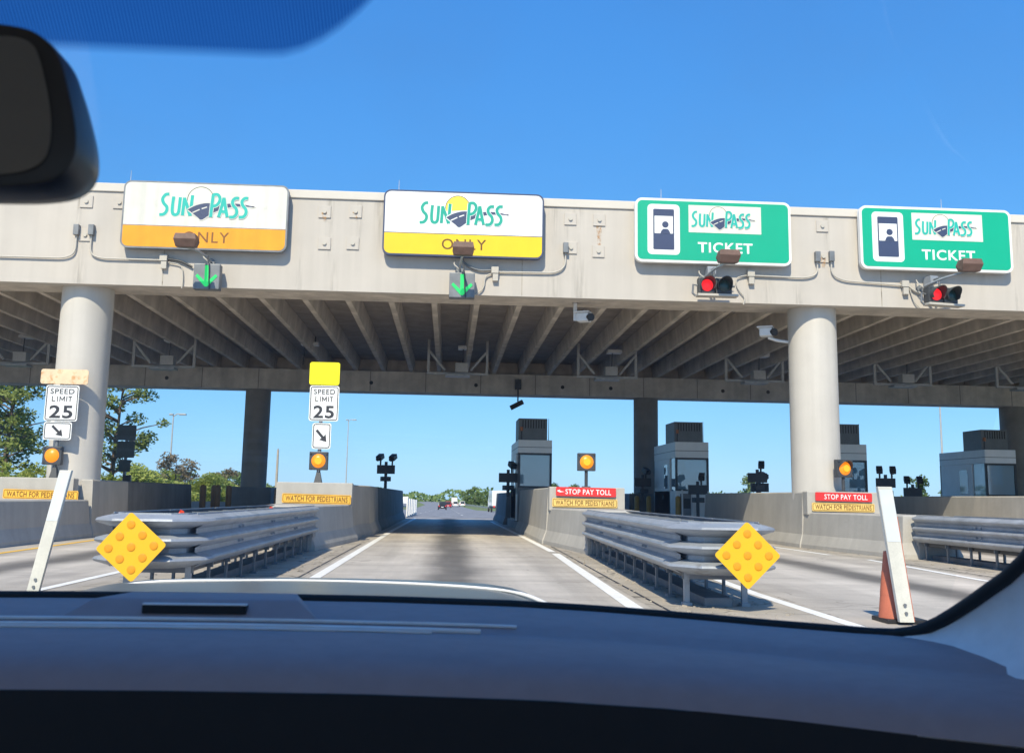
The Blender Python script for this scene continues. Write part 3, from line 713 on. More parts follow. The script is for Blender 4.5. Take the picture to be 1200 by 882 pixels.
# light brackets hanging under the canopy
BRKT = mat('bracket_grey_paint', (.42, .43, .44), .6, .12, 4)
def bracket():
    b = thing('lamp_bracket', (0,0,0), 0, '', 'hanging lamp bracket', 'lamp brackets under the canopy')
    for sx in (-1,1):
        mb = MB(); mb.box(sx*1.2-.05,sx*1.2+.05,-.05,.05,0,1.38); mb.build('hanger', BRKT, b)
        mb = MB(); mb.tube([(sx*1.15,0,.88),(sx*.52,0,.12)], .055, 8); mb.build('brace', BRKT, b)
    mb = MB(); mb.box(-1.25,1.25,-.06,.06,-.05,.035); mb.build('crossbar', BRKT, b)
    mb = MB(); mb.box(-.5,.5,-.30,.30,-.14,-.053); mb.build('platform', GALV, b)
    mb = MB(); mb.box(-.10,.42,-.22,.22,.04,.42); mb.build('lamp_box', BRKT, b, bevel=.02)
    mb = MB(); mb.box(.0,.6,-.25,.3,1.0,1.12); mb.build('upper_lamp', CAMW, b)
    mb = MB(); mb.tube([(.2,0,.42),(.22,0,1.0)], .02, 6); mb.build('cable', DARK, b)
    return b
br = bracket()
BR = [(.28,'lamp bracket under the canopy straight above the open lane'),(6.45,'lamp bracket just left of the right back column'),
      (12.65,'lamp bracket left of the right front column, partly hidden by it'),(19.0,'lamp bracket right of the right front column'),
      (24.3,'lamp bracket at the far right end of the canopy'),(-11.55,'lamp bracket between the left front and left back columns'),(-17.3,'lamp bracket at the far left end of the canopy')]
for i, (x, lb) in enumerate(BR):
    if i == 0: br.location = (x,41,6.20); br['label'] = lb
    else: clone(br, (x,41,6.20), 0, lb)
lt = thing('canopy_lamp', (-5.75,41,6.9), 0, 'small lamp with cable behind the yellow plate of the right speed sign', 'lamp')
mb = MB(); mb.box(-.35,.35,-.2,.2,.3,.42); mb.build('lamp_tray', CAMW, lt)
mb = MB(); mb.tube([(-.2,0,.3),(-.25,0,-.5)], .02, 6); mb.tube([(.2,0,.42),(.2,0,.66)], .03, 6); mb.build('cable', DARK, lt)

# ------------------------------------------------------------------ toll islands
def offset_poly(p, d):
    n = len(p); out = []
    for i in range(n):
        a, b, c = Vector(p[i-1]), Vector(p[i]), Vector(p[(i+1)%n])
        n1 = Vector(((b-a).y, -(b-a).x)).normalized(); n2 = Vector(((c-b).y, -(c-b).x)).normalized()
        m = (n1+n2); m = m/max(.3, m.length_squared)*2; out.append((b.x+m.x*d, b.y+m.y*d))
    return out
def loft(mb, poly, prof):
    rings = [[(x,y,z) for x,y in offset_poly(poly, o)] for z, o in prof]
    return mb.rings(rings)
def toe(h, z0=0.0): return [(z0,.17),(.10,.165),(.36,.055),(h-.03,0),(h,-.03)]
def island(x0, x1, label, kind):
    """x0..x1 = top of the wall; nose at the near end, tall wall from y = 28"""
    il = thing('toll_island', ((x0+x1)/2, 22.0, 0), 0, label, 'toll island', 'concrete toll islands')
    hw = (x1-x0)/2
    mb = MB()
    if kind == 'long':
        loft(mb, [(-hw-.6,-9),(hw+.30,-9),(hw+.30,5.44),(-hw-.6,5.44)], toe(.97))
    else:
        loft(mb, [(-hw+.52,.45),(hw-.45,.45),(hw-.02,5.44),(-hw+.02,5.44)], toe(.96))
    mb.build('nose', BARRIER, il)
    wall_end = 16.0 if kind != 'full' else 33.5
    mb = MB(); loft(mb, [(-hw,5.1),(hw,5.1),(hw,5.46),(-hw,5.46)], [(.90,0),(1.50,0),(1.52,-.02)]); mb.build('end_block', BLOCKC, il)
    if kind == 'full':      # wall steps out past the end block
        mb = MB(); loft(mb, [(-hw,5.47),(hw-.14,5.47),(hw-.14,8.2),(hw+.10,9.5),(hw+.10,wall_end-20),(-hw,wall_end-20)], toe(1.50)); mb.build('side_wall', BARRIER, il)
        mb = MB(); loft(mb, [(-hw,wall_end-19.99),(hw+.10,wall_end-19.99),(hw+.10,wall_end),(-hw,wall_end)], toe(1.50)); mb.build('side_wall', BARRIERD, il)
    else:
        ex = .32 if kind == 'long' else 0
        mb = MB(); loft(mb, [(-hw,5.47),(-hw+.3,5.47),(-hw+.3,wall_end),(-hw,wall_end)], toe(1.50)); mb.build('side_wall', BARRIER, il)
        mb = MB(); loft(mb, [(hw-.3+ex,5.6),(hw+ex,5.6),(hw+ex,8.6),(hw-.3+ex,8.6)], toe(1.50)); mb.build('side_wall', BARRIER, il)
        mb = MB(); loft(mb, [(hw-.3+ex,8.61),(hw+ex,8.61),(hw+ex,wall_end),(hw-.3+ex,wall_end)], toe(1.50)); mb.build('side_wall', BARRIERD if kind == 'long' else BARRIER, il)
        if kind != 'long':
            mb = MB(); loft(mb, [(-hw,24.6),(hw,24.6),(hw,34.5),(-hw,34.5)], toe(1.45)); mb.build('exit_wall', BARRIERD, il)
        mb = MB(); mb.box(-hw+.32,hw-.32,6.0,16,.0,.45); mb.box(-hw+.02,hw-.02,16.2,24.4,0,.3); build_each(mb, 'plinth', PLINTH, il, bevel=.02)
    return il
island(2.72,4.75,'concrete toll island with red sign, on the right edge of the open lane','booth')
island(9.75,11.85,'concrete toll island under the right front column','booth')
island(16.4,18.3,'concrete toll island behind the rightmost crash cushion, only side wall showing','booth')
island(22.9,24.9,'concrete toll island at the far right, carrying the rightmost booth','booth')
island(-4.5,-2.52,'concrete toll island with amber plate, on the left edge of the open lane','full')
island(-11.85,-9.72,'long shaded concrete toll island under the left front column','long')

# plates on the end blocks
def plate_sign(name, x, z, wd, h, m, ink, s, label, roll=0, border=True, y=27.04):
    k_ = 27.04/27.8; x, z, wd, h = x*k_, 1.2+(z-1.2)*k_, wd*k_, h*k_
    p = thing(name, (x, y, z), 0, label, 'sign'); p.rotation_euler = (0, roll, 0)
    mb = MB(); mb.prism(rrect(-wd/2,wd/2,-h/2,h/2,.03,3), 0, .012); mb.build('plate', m, p)
    mb = MB()
    for bx in (-.42, .42): mb.box(bx*wd-.03,bx*wd+.03,.013,.05,-.05,.05)
    build_each(mb, 'standoff', GALVD, p)
    text('lettering', s, ink, p, .06 if ink is WHITESIGN else .0, 0, -.004, h*.58, wd*(.76 if ink is WHITESIGN else .90), .012, spacing=1.1)
    if border and ink is not WHITESIGN:
        mb = MB(); q = rrect(-wd/2+.025,wd/2-.025,-h/2+.025,h/2-.025,.03,3); ribbon(mb, q+[q[0]], .012, -.003); mb.build('border', ink, p)
    return p
plate_sign('watch_sign', 3.77, 1.10, 1.80, .235, WATCHY, BRINK, 'WATCH FOR PEDESTRIANS', 'faded yellow WATCH FOR PEDESTRIANS plate below the red plate beside the open lane', R(.4))
pr_ = plate_sign('pay_toll_sign', 3.80, 1.40, 1.66, .245, RED, WHITESIGN, 'STOP PAY TOLL', 'red STOP PAY TOLL plate on the island beside the open lane', R(.5))
mb = MB(); mb.prism([(-.78,.02),(-.70,.05),(-.70,.012),(-.575,-.005),(-.70,-.025),(-.75,-.005)], -.003, -.001); mb.build('torn_sheeting', WHITESIGN, pr_)
plate_sign('watch_sign', 11.03, 1.10, 1.78, .235, WATCHY, BRINK, 'WATCH FOR PEDESTRIANS', 'faded yellow WATCH FOR PEDESTRIANS plate below the right front column', R(.4))
plate_sign('pay_toll_sign', 11.05, 1.385, 1.62, .24, RED, WHITESIGN, 'STOP PAY TOLL', 'red STOP PAY TOLL plate below the right front column', R(.4))
plate_sign('watch_sign', -3.53, 1.09, 1.85, .25, WATCHO, BRINK, 'WATCH FOR PEDESTRIANS', 'amber WATCH FOR PEDESTRIANS plate under the bright yellow topped speed sign', R(.8))
plate_sign('watch_sign', -10.80, 1.08, 1.95, .25, WATCHO, BRINK, 'WATCH FOR PEDESTRIANS', 'amber WATCH FOR PEDESTRIANS plate under the left front column', R(.8))

# amber beacons and speed-limit assemblies on the island ends
def beacon_parts(root, x, z, y, hood=False, core=True):
    mb = MB(); mb.box(x-.245,x+.245,y,y+.16,z-.24,z+.24); bp = mb.build('beacon_backplate', DARK, root, bevel=.02)
    mb = MB(); rings = []
    for r_, d_ in ((.03,-.075),(.10,-.06),(.165,-.02),(.185,0)): rings.append([(x+r_*math.cos(a*math.pi/14), y-.002+d_, z+r_*math.sin(a*math.pi/14)) for a in range(28)])
    mb.rings(rings); mb.build('amber_lens', AMBERL, bp, smooth=60)
    if core:
        mb = MB(); mb.prism(circle(x, z, .095), y-.083, y-.072); mb.build('amber_core', AMBERC, bp)
    if hood:
        mb = MB(); rows = []
        for a in range(0, 181, 12):
            c_, s__ = math.cos(R(a)), math.sin(R(a)); rows.append([(x+.205*c_,y,z+.205*s__),(x+.205*c_,y-.16*s__-.02,z+.205*s__),(x+.22*c_,y-.16*s__-.02,z+.22*s__),(x+.22*c_,y,z+.22*s__),(x+.205*c_,y,z+.205*s__)])
        mb.grid(rows); mb.build('hood', DARK, bp)
    mb = MB()
    for sx in (-1,1):
        for sz in (-1,1): mb.cyl((x+sx*.21,y-.004,z+sz*.205),(x+sx*.21,y-.03,z+sz*.205),.03,n=8)
    build_each(mb, 'corner_bolt', DARK, bp)
def beacon(x, y, z, h, rz, label, hood):
    b = thing('beacon', (x,y,z), rz, label, 'warning beacon')
    mb = MB(); mb.cyl((0,.1,0),(0,.1,h-.2),.045,n=12); mb.cyl((0,.1,0),(0,.1,.05),.12,n=12); mb.build('post', DARK, b)
    beacon_parts(b, 0, h, 0, hood)
    return b
beacon(3.74, 27.25, 1.50, .70, 0, 'lit amber beacon on a post over the red plate beside the open lane', False)
beacon(10.88, 27.22, 1.50, .66, R(14), 'lit amber beacon in front of the right front column', True)
def speed_sign(x, y, label, pl, top, lim, arr, bz, bx=0, steel=GALV, core=True):
    k_ = 27.2/y; x *= k_; y = 27.2
    top, lim, arr = [(q[0]*k_, 1.2+(q[1]-1.2)*k_, q[2]*k_, q[3]*k_) for q in (top, lim, arr)]; bz = 1.2+(bz-1.2)*k_
    s = thing('speed_sign', (x,y,1.5), 0, label, 'speed limit sign')
    mb = MB(); mb.cyl((0,.10,0),(0,.10,top[1]-1.6),.05,n=12); mb.build('post', steel, s)
    mb = MB(); mb.cyl((0,.10,0),(0,.10,.34),.15,.055,4); mb.build('post_base', DARK, s)
    for nm, (cx, cz, wd, h, m) in (('blank_plate', top[:0] or (top[0],top[1]-1.5,top[2],top[3],pl)), ('limit_plate', (lim[0],lim[1]-1.5,lim[2],lim[3],WHITESIGN)), ('arrow_plate', (arr[0],arr[1]-1.5,arr[2],arr[3],WHITESIGN))):
        mb = MB(); mb.prism(rrect(cx-wd/2,cx+wd/2,cz-h/2,cz+h/2,.06,4), 0, .02); p = mb.build(nm, m, s)
        if nm != 'blank_plate':
            q = rrect(cx-wd/2+.035,cx+wd/2-.035,cz-h/2+.035,cz+h/2-.035,.05,4); mb = MB(); ribbon(mb, q+[q[0]], .022, -.004); mb.build('border', INK, p)
        if nm == 'limit_plate':
            text('lettering', 'SPEED', INK, p, cx, cz+h*.33, -.006, .135, wd*.72, .008, spacing=1.1)
            mb = MB(); W_ = wd*.60; H_ = .135; z0 = cz+h*.12-H_/2; X = lambda u: cx-W_/2+u*W_; Z = lambda v: z0+v*H_
            for j_, st_ in enumerate(([(.02,1),(.02,0)],[(.0,.07),(.17,.07)],[(.28,1),(.28,0)],[(.40,0),(.40,1)],[(.40,.96),(.51,.25)],[(.51,.25),(.62,.96)],[(.62,1),(.62,0)],[(.74,1),(.74,0)],[(.82,.93),(1.0,.93)],[(.91,1),(.91,0)])):
                ribbon(mb, [(X(a), Z(b_)) for a, b_ in st_], .02, -.006-.0001*j_)
            mb.build('lettering', INK, p)
            text('lettering', '25', INK, p, cx, cz-h*.24, -.006, .34, wd*.70, .022, spacing=1.1)
        if nm == 'arrow_plate':
            u = min(wd, h)*.36; d = (.72,-.69) if wd > h*1.05 else (.66,-.75); n = (-d[1], d[0]); 
            P = lambda a, b_: (cx+d[0]*a*u+n[0]*b_*u, cz+d[1]*a*u+n[1]*b_*u)
            mb = MB(); mb.prism([P(-1.15,.19),(P(.25,.19)),P(.2,.62),P(1.15,0),P(.2,-.62),P(.25,-.19),P(-1.15,-.19)], -.006, -.003); mb.build('arrow', INK, p)
    beacon_parts(s, bx, bz-1.5, -.02, False, core)
    return s
speed_sign(-3.60, 28.4, 'SPEED LIMIT 25 assembly topped by a bright fluorescent yellow plate', YELBRIGHT,
           (.06,4.57,.84,.64), (.08,3.73,.82,.99), (.05,2.82,.52,.72), 2.13, .0)
speed_sign(-10.55, 27.86, 'SPEED LIMIT 25 assembly topped by a rusted orange plate, before the left column', RUSTY,
           (.09,4.25,1.26,.40), (.07,3.53,.88,.97), (.02,2.78,.74,.48), 2.12, -.06, GALVD, False)

# booths
def booth(x, y, z0, wd, dep, label, top=3.62, hv=.86, base_m=BOOTHD):
    b = thing('toll_booth', (x,y,z0), 0, label, 'toll booth', 'toll booths with rooftop units')
    H = top-z0; zs = 1.62-z0; zw = 3.0-z0
    mb = MB(); mb.box(-wd/2,wd/2,0,dep,0,zs); mb.build('base_panel', base_m, b, bevel=.01)
    mb = MB(); mb.box(-wd/2,wd/2,0,dep,zw,H); mb.build('roof_band', BOOTHW, b, bevel=.015)
    mb = MB(); mb.box(-wd/2-.004,wd/2+.004,-.004,dep+.004,zw+(H-zw)*.42,zw+(H-zw)*.42+.02); mb.build('band_seam', DARK, b)
    mb = MB(); 
    for px_, py_ in ((-wd/2+.045,.045),(wd/2-.045,.045),(-wd/2+.045,dep-.045),(wd/2-.045,dep-.045)): mb.box(px_-.044,px_+.044,py_-.044,py_+.044,zs+.001,zw-.001)
    mb.box(-wd/2+.09,wd/2-.09,.01,.08,zs+.002,zs+.07); mb.box(-wd/2+.09,wd/2-.09,.01,.08,zw-.08,zw-.002)
    build_each(mb, 'window_frame', DARK, b)
    mb = MB(); mb.box(-wd/2+.09,wd/2-.09,.04,.052,zs+.071,zw-.081); mb.build('window_pane', BOOTHG, b)
    mb = MB(); mb.box(wd/2-.055,wd/2-.043,.09,dep-.09,zs+.002,zw-.002); mb.build('window_pane', BOOTHG, b)
    mb = MB(); mb.box(-wd/2+.0,-wd/2+.05,1.1,dep-.1,.1,zw-.002); mb.build('side_door', BOOTHW, b)
    mb = MB(); mb.box(-wd/2+.043,-wd/2+.055,.09,1.09,zs+.002,zw-.002); mb.build('window_pane', BOOTHG, b)
    mb = MB(); mb.box(-wd/2+.1,wd/2-.1,dep-.08,dep-.03,zs+.002,zw-.002); mb.build('back_wall', BOOTHW, b)
    mb = MB(); mb.box(-wd/2+.15,wd/2-.2,.35,.8,zs+.002,zs+.12); mb.box(-.1,.35,.4,.6,zs+.121,zs+.5); build_each(mb, 'desk', BOOTHD, b)
    mb = MB(); mb.box(-wd/2+.02,wd/2-.18,.25,dep*.45,H+.003,H+hv); hb = mb.build('rooftop_unit', HVAC, b, bevel=.015)
    mb = MB(); mb.box(-wd/2-.012,-wd/2-.002,1.5,2.2,zs+.1,zw-.25); mb.build('door_window', BOOTHG, b)
    mb = MB(); mb.box(-wd/2-.05,-wd/2-.002,2.35,2.42,1.0,1.2); mb.build('door_handle', DARK, b)
    mb = MB(); mb.box(wd/2-.42,wd/2-.12,-.014,-.006,zs-.42,zs-.2); mb.build('notice', WHITESIGN, b)
    mb = MB(); mb.tube([(wd/2-.1,-.03,0),(wd/2-.1,-.03,zs-.1)], .022, 6); mb.build('conduit', GALVD, b)
    mb = MB(); mb.cyl((wd/2-.1,.5,H),(wd/2-.1,.5,H+.9),.015,.008,6); mb.build('aerial', GALVD, b)
    mb = MB(); n = 9
    for i in range(n):
        xx = -wd/2+.20+(wd-.5)*i/(n-1); mb.box(xx-.028,xx+.012,.235,.249,H+hv*.55,H+hv-.06)
    build_each(mb, 'louvre', BLACK, hb)
    mb = MB(); mb.cyl((-wd/2+.14,.22,H+hv*.42),(-wd/2+.14,.22,H+hv*.60),.06,n=10); mb.build('beacon_lamp', mat('dull_amber_lens',(.40,.12,.02),.3) if 'dull_amber_lens' not in MATS else MATS['dull_amber_lens'], b)
    mb = MB(); mb.cyl((-wd/2+.14,.22,H),(-wd/2+.14,.22,H+hv*.42),.02,n=6); mb.build('beacon_stem', DARK, b)
    return b
booth(3.46,40.4,.28,1.36,4.4,'toll booth with dark base, on the right edge of the open lane',3.52,.88)
booth(10.22,42,.28,1.42,4.4,'toll booth with white base panel, right of the right back column',3.66,.86,BOOTHW)
booth(16.75,41.3,.28,1.42,4.4,'toll booth half hidden behind the right front column',3.66,.86)
booth(23.4,41.6,.28,1.36,4.0,'toll booth furthest right, pale box with wide dark roof unit',3.58,.86)

# kerbside cameras and boards on poles
def lane_camera(x, y, z0, label, h=1.25, two=True, flip=1):
    c = thing('lane_camera', (x,y,z0), 0, label, 'lane camera', 'licence plate cameras on island poles')
    mb = MB(); mb.cyl((0,0,0),(0,0,h-.15),.055,n=10); mb.build('pole', DARK, c)
    mb = MB(); mb.box(-.32,.32,-.06,.06,h-.62,h-.28); mb.build('board', BLACK, c, bevel=.01)
    for sx in ((-.2,.22) if two else (.12,)):
        mb = MB(); mb.cyl((sx,0,h-.28),(sx,0,h-.08),.03); mb.obox((sx*1.1,-.04,h+.02),(.20,.34,.19),(R(24),0,R(-20*flip))); mb.build('camera_head', BLACK, c, bevel=.02)
        mb = MB(); mb.cyl((sx*1.1-.06*flip,-.18,h-.06),(sx*1.1-.08*flip,-.23,h-.085),.07,n=12); mb.build('camera_lens', DARK, c)
    mb = MB(); mb.obox((.0,-.05,h-.82),(.34,.28,.18),(0,0,R(15))); mb.build('strobe', DARK, c, bevel=.02)
    c.scale = (1.2,1.2,1.1)
    return c
lane_camera(-2.68, 44, 1.45, 'twin dark cameras and board on the island left of the open lane')
lane_camera(2.46, 41.5, 1.25, 'dark camera pole and board left of the first booth', 1.15, False, -1)
lane_camera(8.95, 46.3, 1.2, 'dark camera pole and board left of the right back column', 1.2, False, -1)
lane_camera(12.38, 40, 1.4, 'dark camera pole and board between second booth and right front column', 1.15, False)
lane_camera(17.65, 40, 1.4, 'twin dark cameras and board right of the amber beacon by the column', 1.05, True)
lane_camera(13.4, 43, 1.5, 'small dark camera beside the left side of the right front column', .75, False, -1)
lane_camera(19.7, 42, 1.4, 'small dark camera pair left of the rightmost booth', .75, True)
lane_camera(10.0, 40.2, .5, 'grey camera pole at the kerb before the second booth', 1.5, False, 1)

def kiosk(x, y, label):
    k = thing('kiosk', (x,y,.3), 0, label, 'payment kiosk')
    mb = MB(); mb.box(-.2,.2,0,.35,0,1.2); mb.build('cabinet', GALVD, k, bevel=.02)
    mb = MB(); mb.box(-.23,-.17,-.03,.0,0,1.35); mb.box(.17,.23,-.03,0,0,1.35); build_each(mb, 'guard_bar', CAMW, k)
    mb = MB(); mb.box(-.14,.14,-.012,-.002,.6,1.0); mb.build('screen', BLACK, k)
    return k
kiosk(9.75, 41.0, 'grey payment kiosk with white guard bars before the second booth')

def bollard(x, y, h, m, label, z0=.0, group='short steel bollards on the islands'):
    b = thing('bollard', (x,y,z0), 0, label, 'bollard', group)
    mb = MB(); rings = []
    for z, r in ((0,.115),(h-.08,.115),(h-.03,.09),(h,.03)): rings.append([(r*math.cos(a*math.pi/8), r*math.sin(a*math.pi/8), z) for a in range(16)])
    mb.rings(rings); mb.build('post', m, b, smooth=50)
    mb = MB(); mb.cyl((0,0,0),(0,0,.03),.17,n=14); mb.build('base_ring', DARK, b)
BL = [('first brown bollard from the left beyond the left crash cushion',-9.08,38.5),('second brown bollard from the left beyond the left crash cushion',-8.83,39.2),
      ('third brown bollard from the left beyond the left crash cushion',-8.55,38.5),('fourth brown bollard from the left beyond the left crash cushion',-8.30,39.3)]
for lb, x, y in BL: bollard(x, y, 1.5, BOLLARDD, lb)
bollard(-9.0+1.35, 46.2, 1.45, BOLLARDD, 'brown bollard against the left back column pedestal, left one'); bollard(-7.25, 46.2, 1.45, BOLLARDD, 'brown bollard against the left back column pedestal, right one')
for lb, x, y, m in [('amber bollard in front of the right back column',8.62,46.0,BOLLARD),('amber bollard right of the right back column base',9.05,45.4,BOLLARD),
                    ('amber bollard against the second booth base',9.45,41.3,BOLLARD),('amber bollard at the front of the first booth',2.95,39.6,BOLLARD)]:
    bollard(x, y, 1.1, m, lb, .3)
wp = thing('flag_post', (2.72,40.2,.3), 0, 'thin white marker post on the kerb before the first booth', 'marker post')
mb = MB(); mb.box(-.03,.03,-.03,.03,0,1.05); mb.build('post', WHITE, wp); mb = MB(); mb.box(-.08,.08,-.08,.08,0,.02); mb.build('foot', DARK, wp)

# ------------------------------------------------------------------ crash cushions
def thrie(deep, valley):                                # (outward, z) profile of a three-ridge rail
    p = [(valley,.385)]
    for c in (.47,.68,.89):
        p += [(valley,c-.088),(deep*.9,c-.022),(deep,c),(deep*.9,c+.024),(deep*.35,c+.052),(valley,c+.07)]
    return p+[(valley,.975)]
PROF = thrie(.115, .0); PROFN = thrie(.185, -.05)
def rail(mb, path, th=.006, PROF=PROF):
    """path: list of (x,y) on the rail's back line; outward is to the left of travel"""
    rings = []
    for i, p in enumerate(path):
        a = Vector(path[max(i-1,0)]); b = Vector(path[min(i+1,len(path)-1)]); d = (b-a).normalized(); n = Vector((-d.y, d.x))
        o = [(p[0]+n.x*q, p[1]+n.y*q, z) for q, z in PROF]; inn = [(p[0]+n.x*(q-th), p[1]+n.y*(q-th), z) for q, z in reversed(PROF)]
        rings.append(o+inn)
    n_ = len(PROF); N = 2*n_; last = (len(rings)-1)*N
    vs = [v for r in rings for v in r]; fs = []
    for j in range(len(rings)-1):
        for i in range(N): fs.append((j*N+i, j*N+(i+1)%N, (j+1)*N+(i+1)%N, (j+1)*N+i))
    for b_ in (0, last):
        for i in range(n_-1): fs.append((b_+i, b_+i+1, b_+N-2-i, b_+N-1-i))
    mb.add(vs, fs)
def cushion(label, hb=.50, hf=.42, L=11.0, simple=False):
    """origin at the rear end (against the island), nose towards -Y"""
    c = thing('crash_cushion', (0,0,0), 0, label, 'crash cushion', 'steel crash cushions before the islands')
    npan = 4
    for sd in (-1,1):
        for k in range(npan):
            y0 = -L*k/npan; y1 = -L*(k+1)/npan-.35 if k < npan-1 else -L
            w0 = hb+(hf-hb)*k/npan+.014*k*0; w1 = hb+(hf-hb)*(k+1)/npan
            e = .012*k
            pth = [(sd*(w0-.10+e),y0),(sd*(w0*.5+w1*.5-.10+e),(y0+y1)/2),(sd*(w1-.10+e-.006),y1)]
            if sd < 0: pth = pth[::-1]
            mb = MB(); rail(mb, pth); mb.build('side_panel', GALV, c, smooth=35)
    # nose: three chamfered lips and a plate
    mb = MB(); pts = [(-hf+.10,-L+.30),(-hf+.10,-L-.10),(-hf+.27,-L-.33),(hf-.27,-L-.33),(hf-.10,-L-.10),(hf-.10,-L+.30)]
    rail(mb, pts[::-1], .006, PROFN); mb.build('nose_panel', GALV, c, smooth=35)
    dg = MB(); dg.box(-.34,.34,-.03,.03,.30,.90); lg = MB(); lg.box(-.33,-.26,-.04,.04,.0,.42); lf = MB(); lf.box(-.37,-.22,-.12,.12,.0,.03)
    for k in range(11):
        y = -L+.25+(L-.5)*k/10; ww = (hb+(hf-hb)*(-y/L))-.14
        mb = MB(); mb.box(-ww,ww,y-.02,y+.02,.30,.93); mb.build('diaphragm', GALVD, c)
        for sx in (-1,1):
            mb = MB(); hw_ = .032 if k == 0 else .016; mb.box(sx*(ww-.05)-hw_,sx*(ww-.05)+hw_,y-.03,y+.03,.03,.40); mb.box(sx*(ww-.05)-.05,sx*(ww-.05)+.05,y-.08,y+.08,.004,.035); build_each(mb, 'leg', GALV if k == 0 else GALVD, c)
    for k in range(10):
        y = -L+.25+(L-.5)*(k+.5)/10; ww = (hb+(hf-hb)*(-y/L))-.2
        mb = MB(); mb.box(-ww,ww,y-.42,y+.42,.30,.88); mb.build('cartridge', DARK, c, bevel=.02)
        mb = MB(); mb.box(-ww-.02,ww+.02,y-.06,y+.06,.885,.925); mb.build('strap', GALVD, c)
    mb = MB(); mb.box(-.16,.16,-L+.1,-.1,.005,.10); mb.build('ground_rail', GALVD, c)
    mb = MB(); mb.box(-hb+.1,hb-.1,-.05,.42,.30,.93); mb.box(-hb+.12,hb-.12,-.04,.40,.0,.299); mb.build('backup_block', PLINTH, c)
    # splice bolts and chevron tabs along the side panels
    mb = MB()
    for sd in (-1,1):
        for k in range(1,npan):
            y = -L*k/npan-.1; wv = hb+(hf-hb)*k/npan
            for z in (.575,.77): e = .012*k; mb.cyl((sd*(wv-.10+e),y,z),(sd*(wv-.065+e),y,z),.018,n=6); mb.cyl((sd*(wv-.10+e),y-.2,z),(sd*(wv-.065+e),y-.2,z),.018,n=6)
    build_each(mb, 'splice_bolt', GALV, c)
    return c
def marker(c, L, x=0, roll=0, s=.52):
    mb = MB(); h = s*.7071
    ang = [R(45+roll+90*i) for i in range(4)]
    sq = rrect(-s/2,s/2,-s/2,s/2,.03,3); ca, sa = math.cos(R(45+roll)), math.sin(R(45+roll))
    rot = lambda p: (x+p[0]*ca-p[1]*sa, .625+p[0]*sa+p[1]*ca)
    mb.prism([rot(p) for p in sq], -L-.62, -L-.612); pm_ = mb.build('marker_plate', MARK, c)
    first = None
    for i in (-1,0,1):
        for j in (-1,0,1):
            cx, cz = rot((i*.165, j*.165))
            if first is None:
                m2 = MB(); rings = []
                for r_, d_ in ((.010,-.009),(.036,-.0085),(.043,-.006),(.044,0)): rings.append([(r_*math.cos(a*math.pi/10), d_, r_*math.sin(a*math.pi/10)) for a in range(20)])
                m2.rings(rings); rf = m2.build('reflector', REFL, pm_, smooth=50); first = rf.data
            else:
                rf = bpy.data.objects.new('reflector', first); COL.objects.link(rf); rf.parent = pm_
            rf.location = (cx, -L-.621, cz)
    mb = MB(); mb.box(x-.03,x+.03,-L-.61,-L-.38,.35,.85); mb.build('marker_bracket', DARK, c)
cl = cushion('grey steel crash cushion left of the open lane, with red tabs on top', .53, .53, 10.6)
cr = copy_tree(cl); cr['label'] = 'grey steel crash cushion right of the open lane, standing on white nose legs'
c3 = copy_tree(cl); c3['label'] = 'grey steel crash cushion at the far right, behind the orange cone board'
cl.location = (-3.29, 22.25, 0); cl.rotation_euler = (0,0,R(.2))
cr.location = (3.50, 22.25, 0); cr.rotation_euler = (0,0,R(-1.9))
c3.location = (10.95, 22.3, 0); c3.rotation_euler = (0,0,R(-1.5))
marker(cl, 10.6, -.06, 4); marker(cr, 10.6, .16, 0); marker(c3, 10.6, 0, 0)
def tabs(c, pts, m):
    for x, y, z in pts:
        mb = MB(); mb.add([(x-.04,y,z),(x+.04,y,z),(x+.035,y,z+.04),(x-.01,y,z+.06),(x-.03,y+.02,z+.03)], [(0,1,2,3,4)]); mb.cyl((x,y+.01,z-.02),(x,y+.01,z+.03),.02,n=6); mb.build('reflector_tab', m, c)
REDTAB = mat('red_tab', (.7,.06,.02), .4)
tabs(cl, [(-.05,-9.3,.93),(.2,-4.2,.93)], REDTAB)

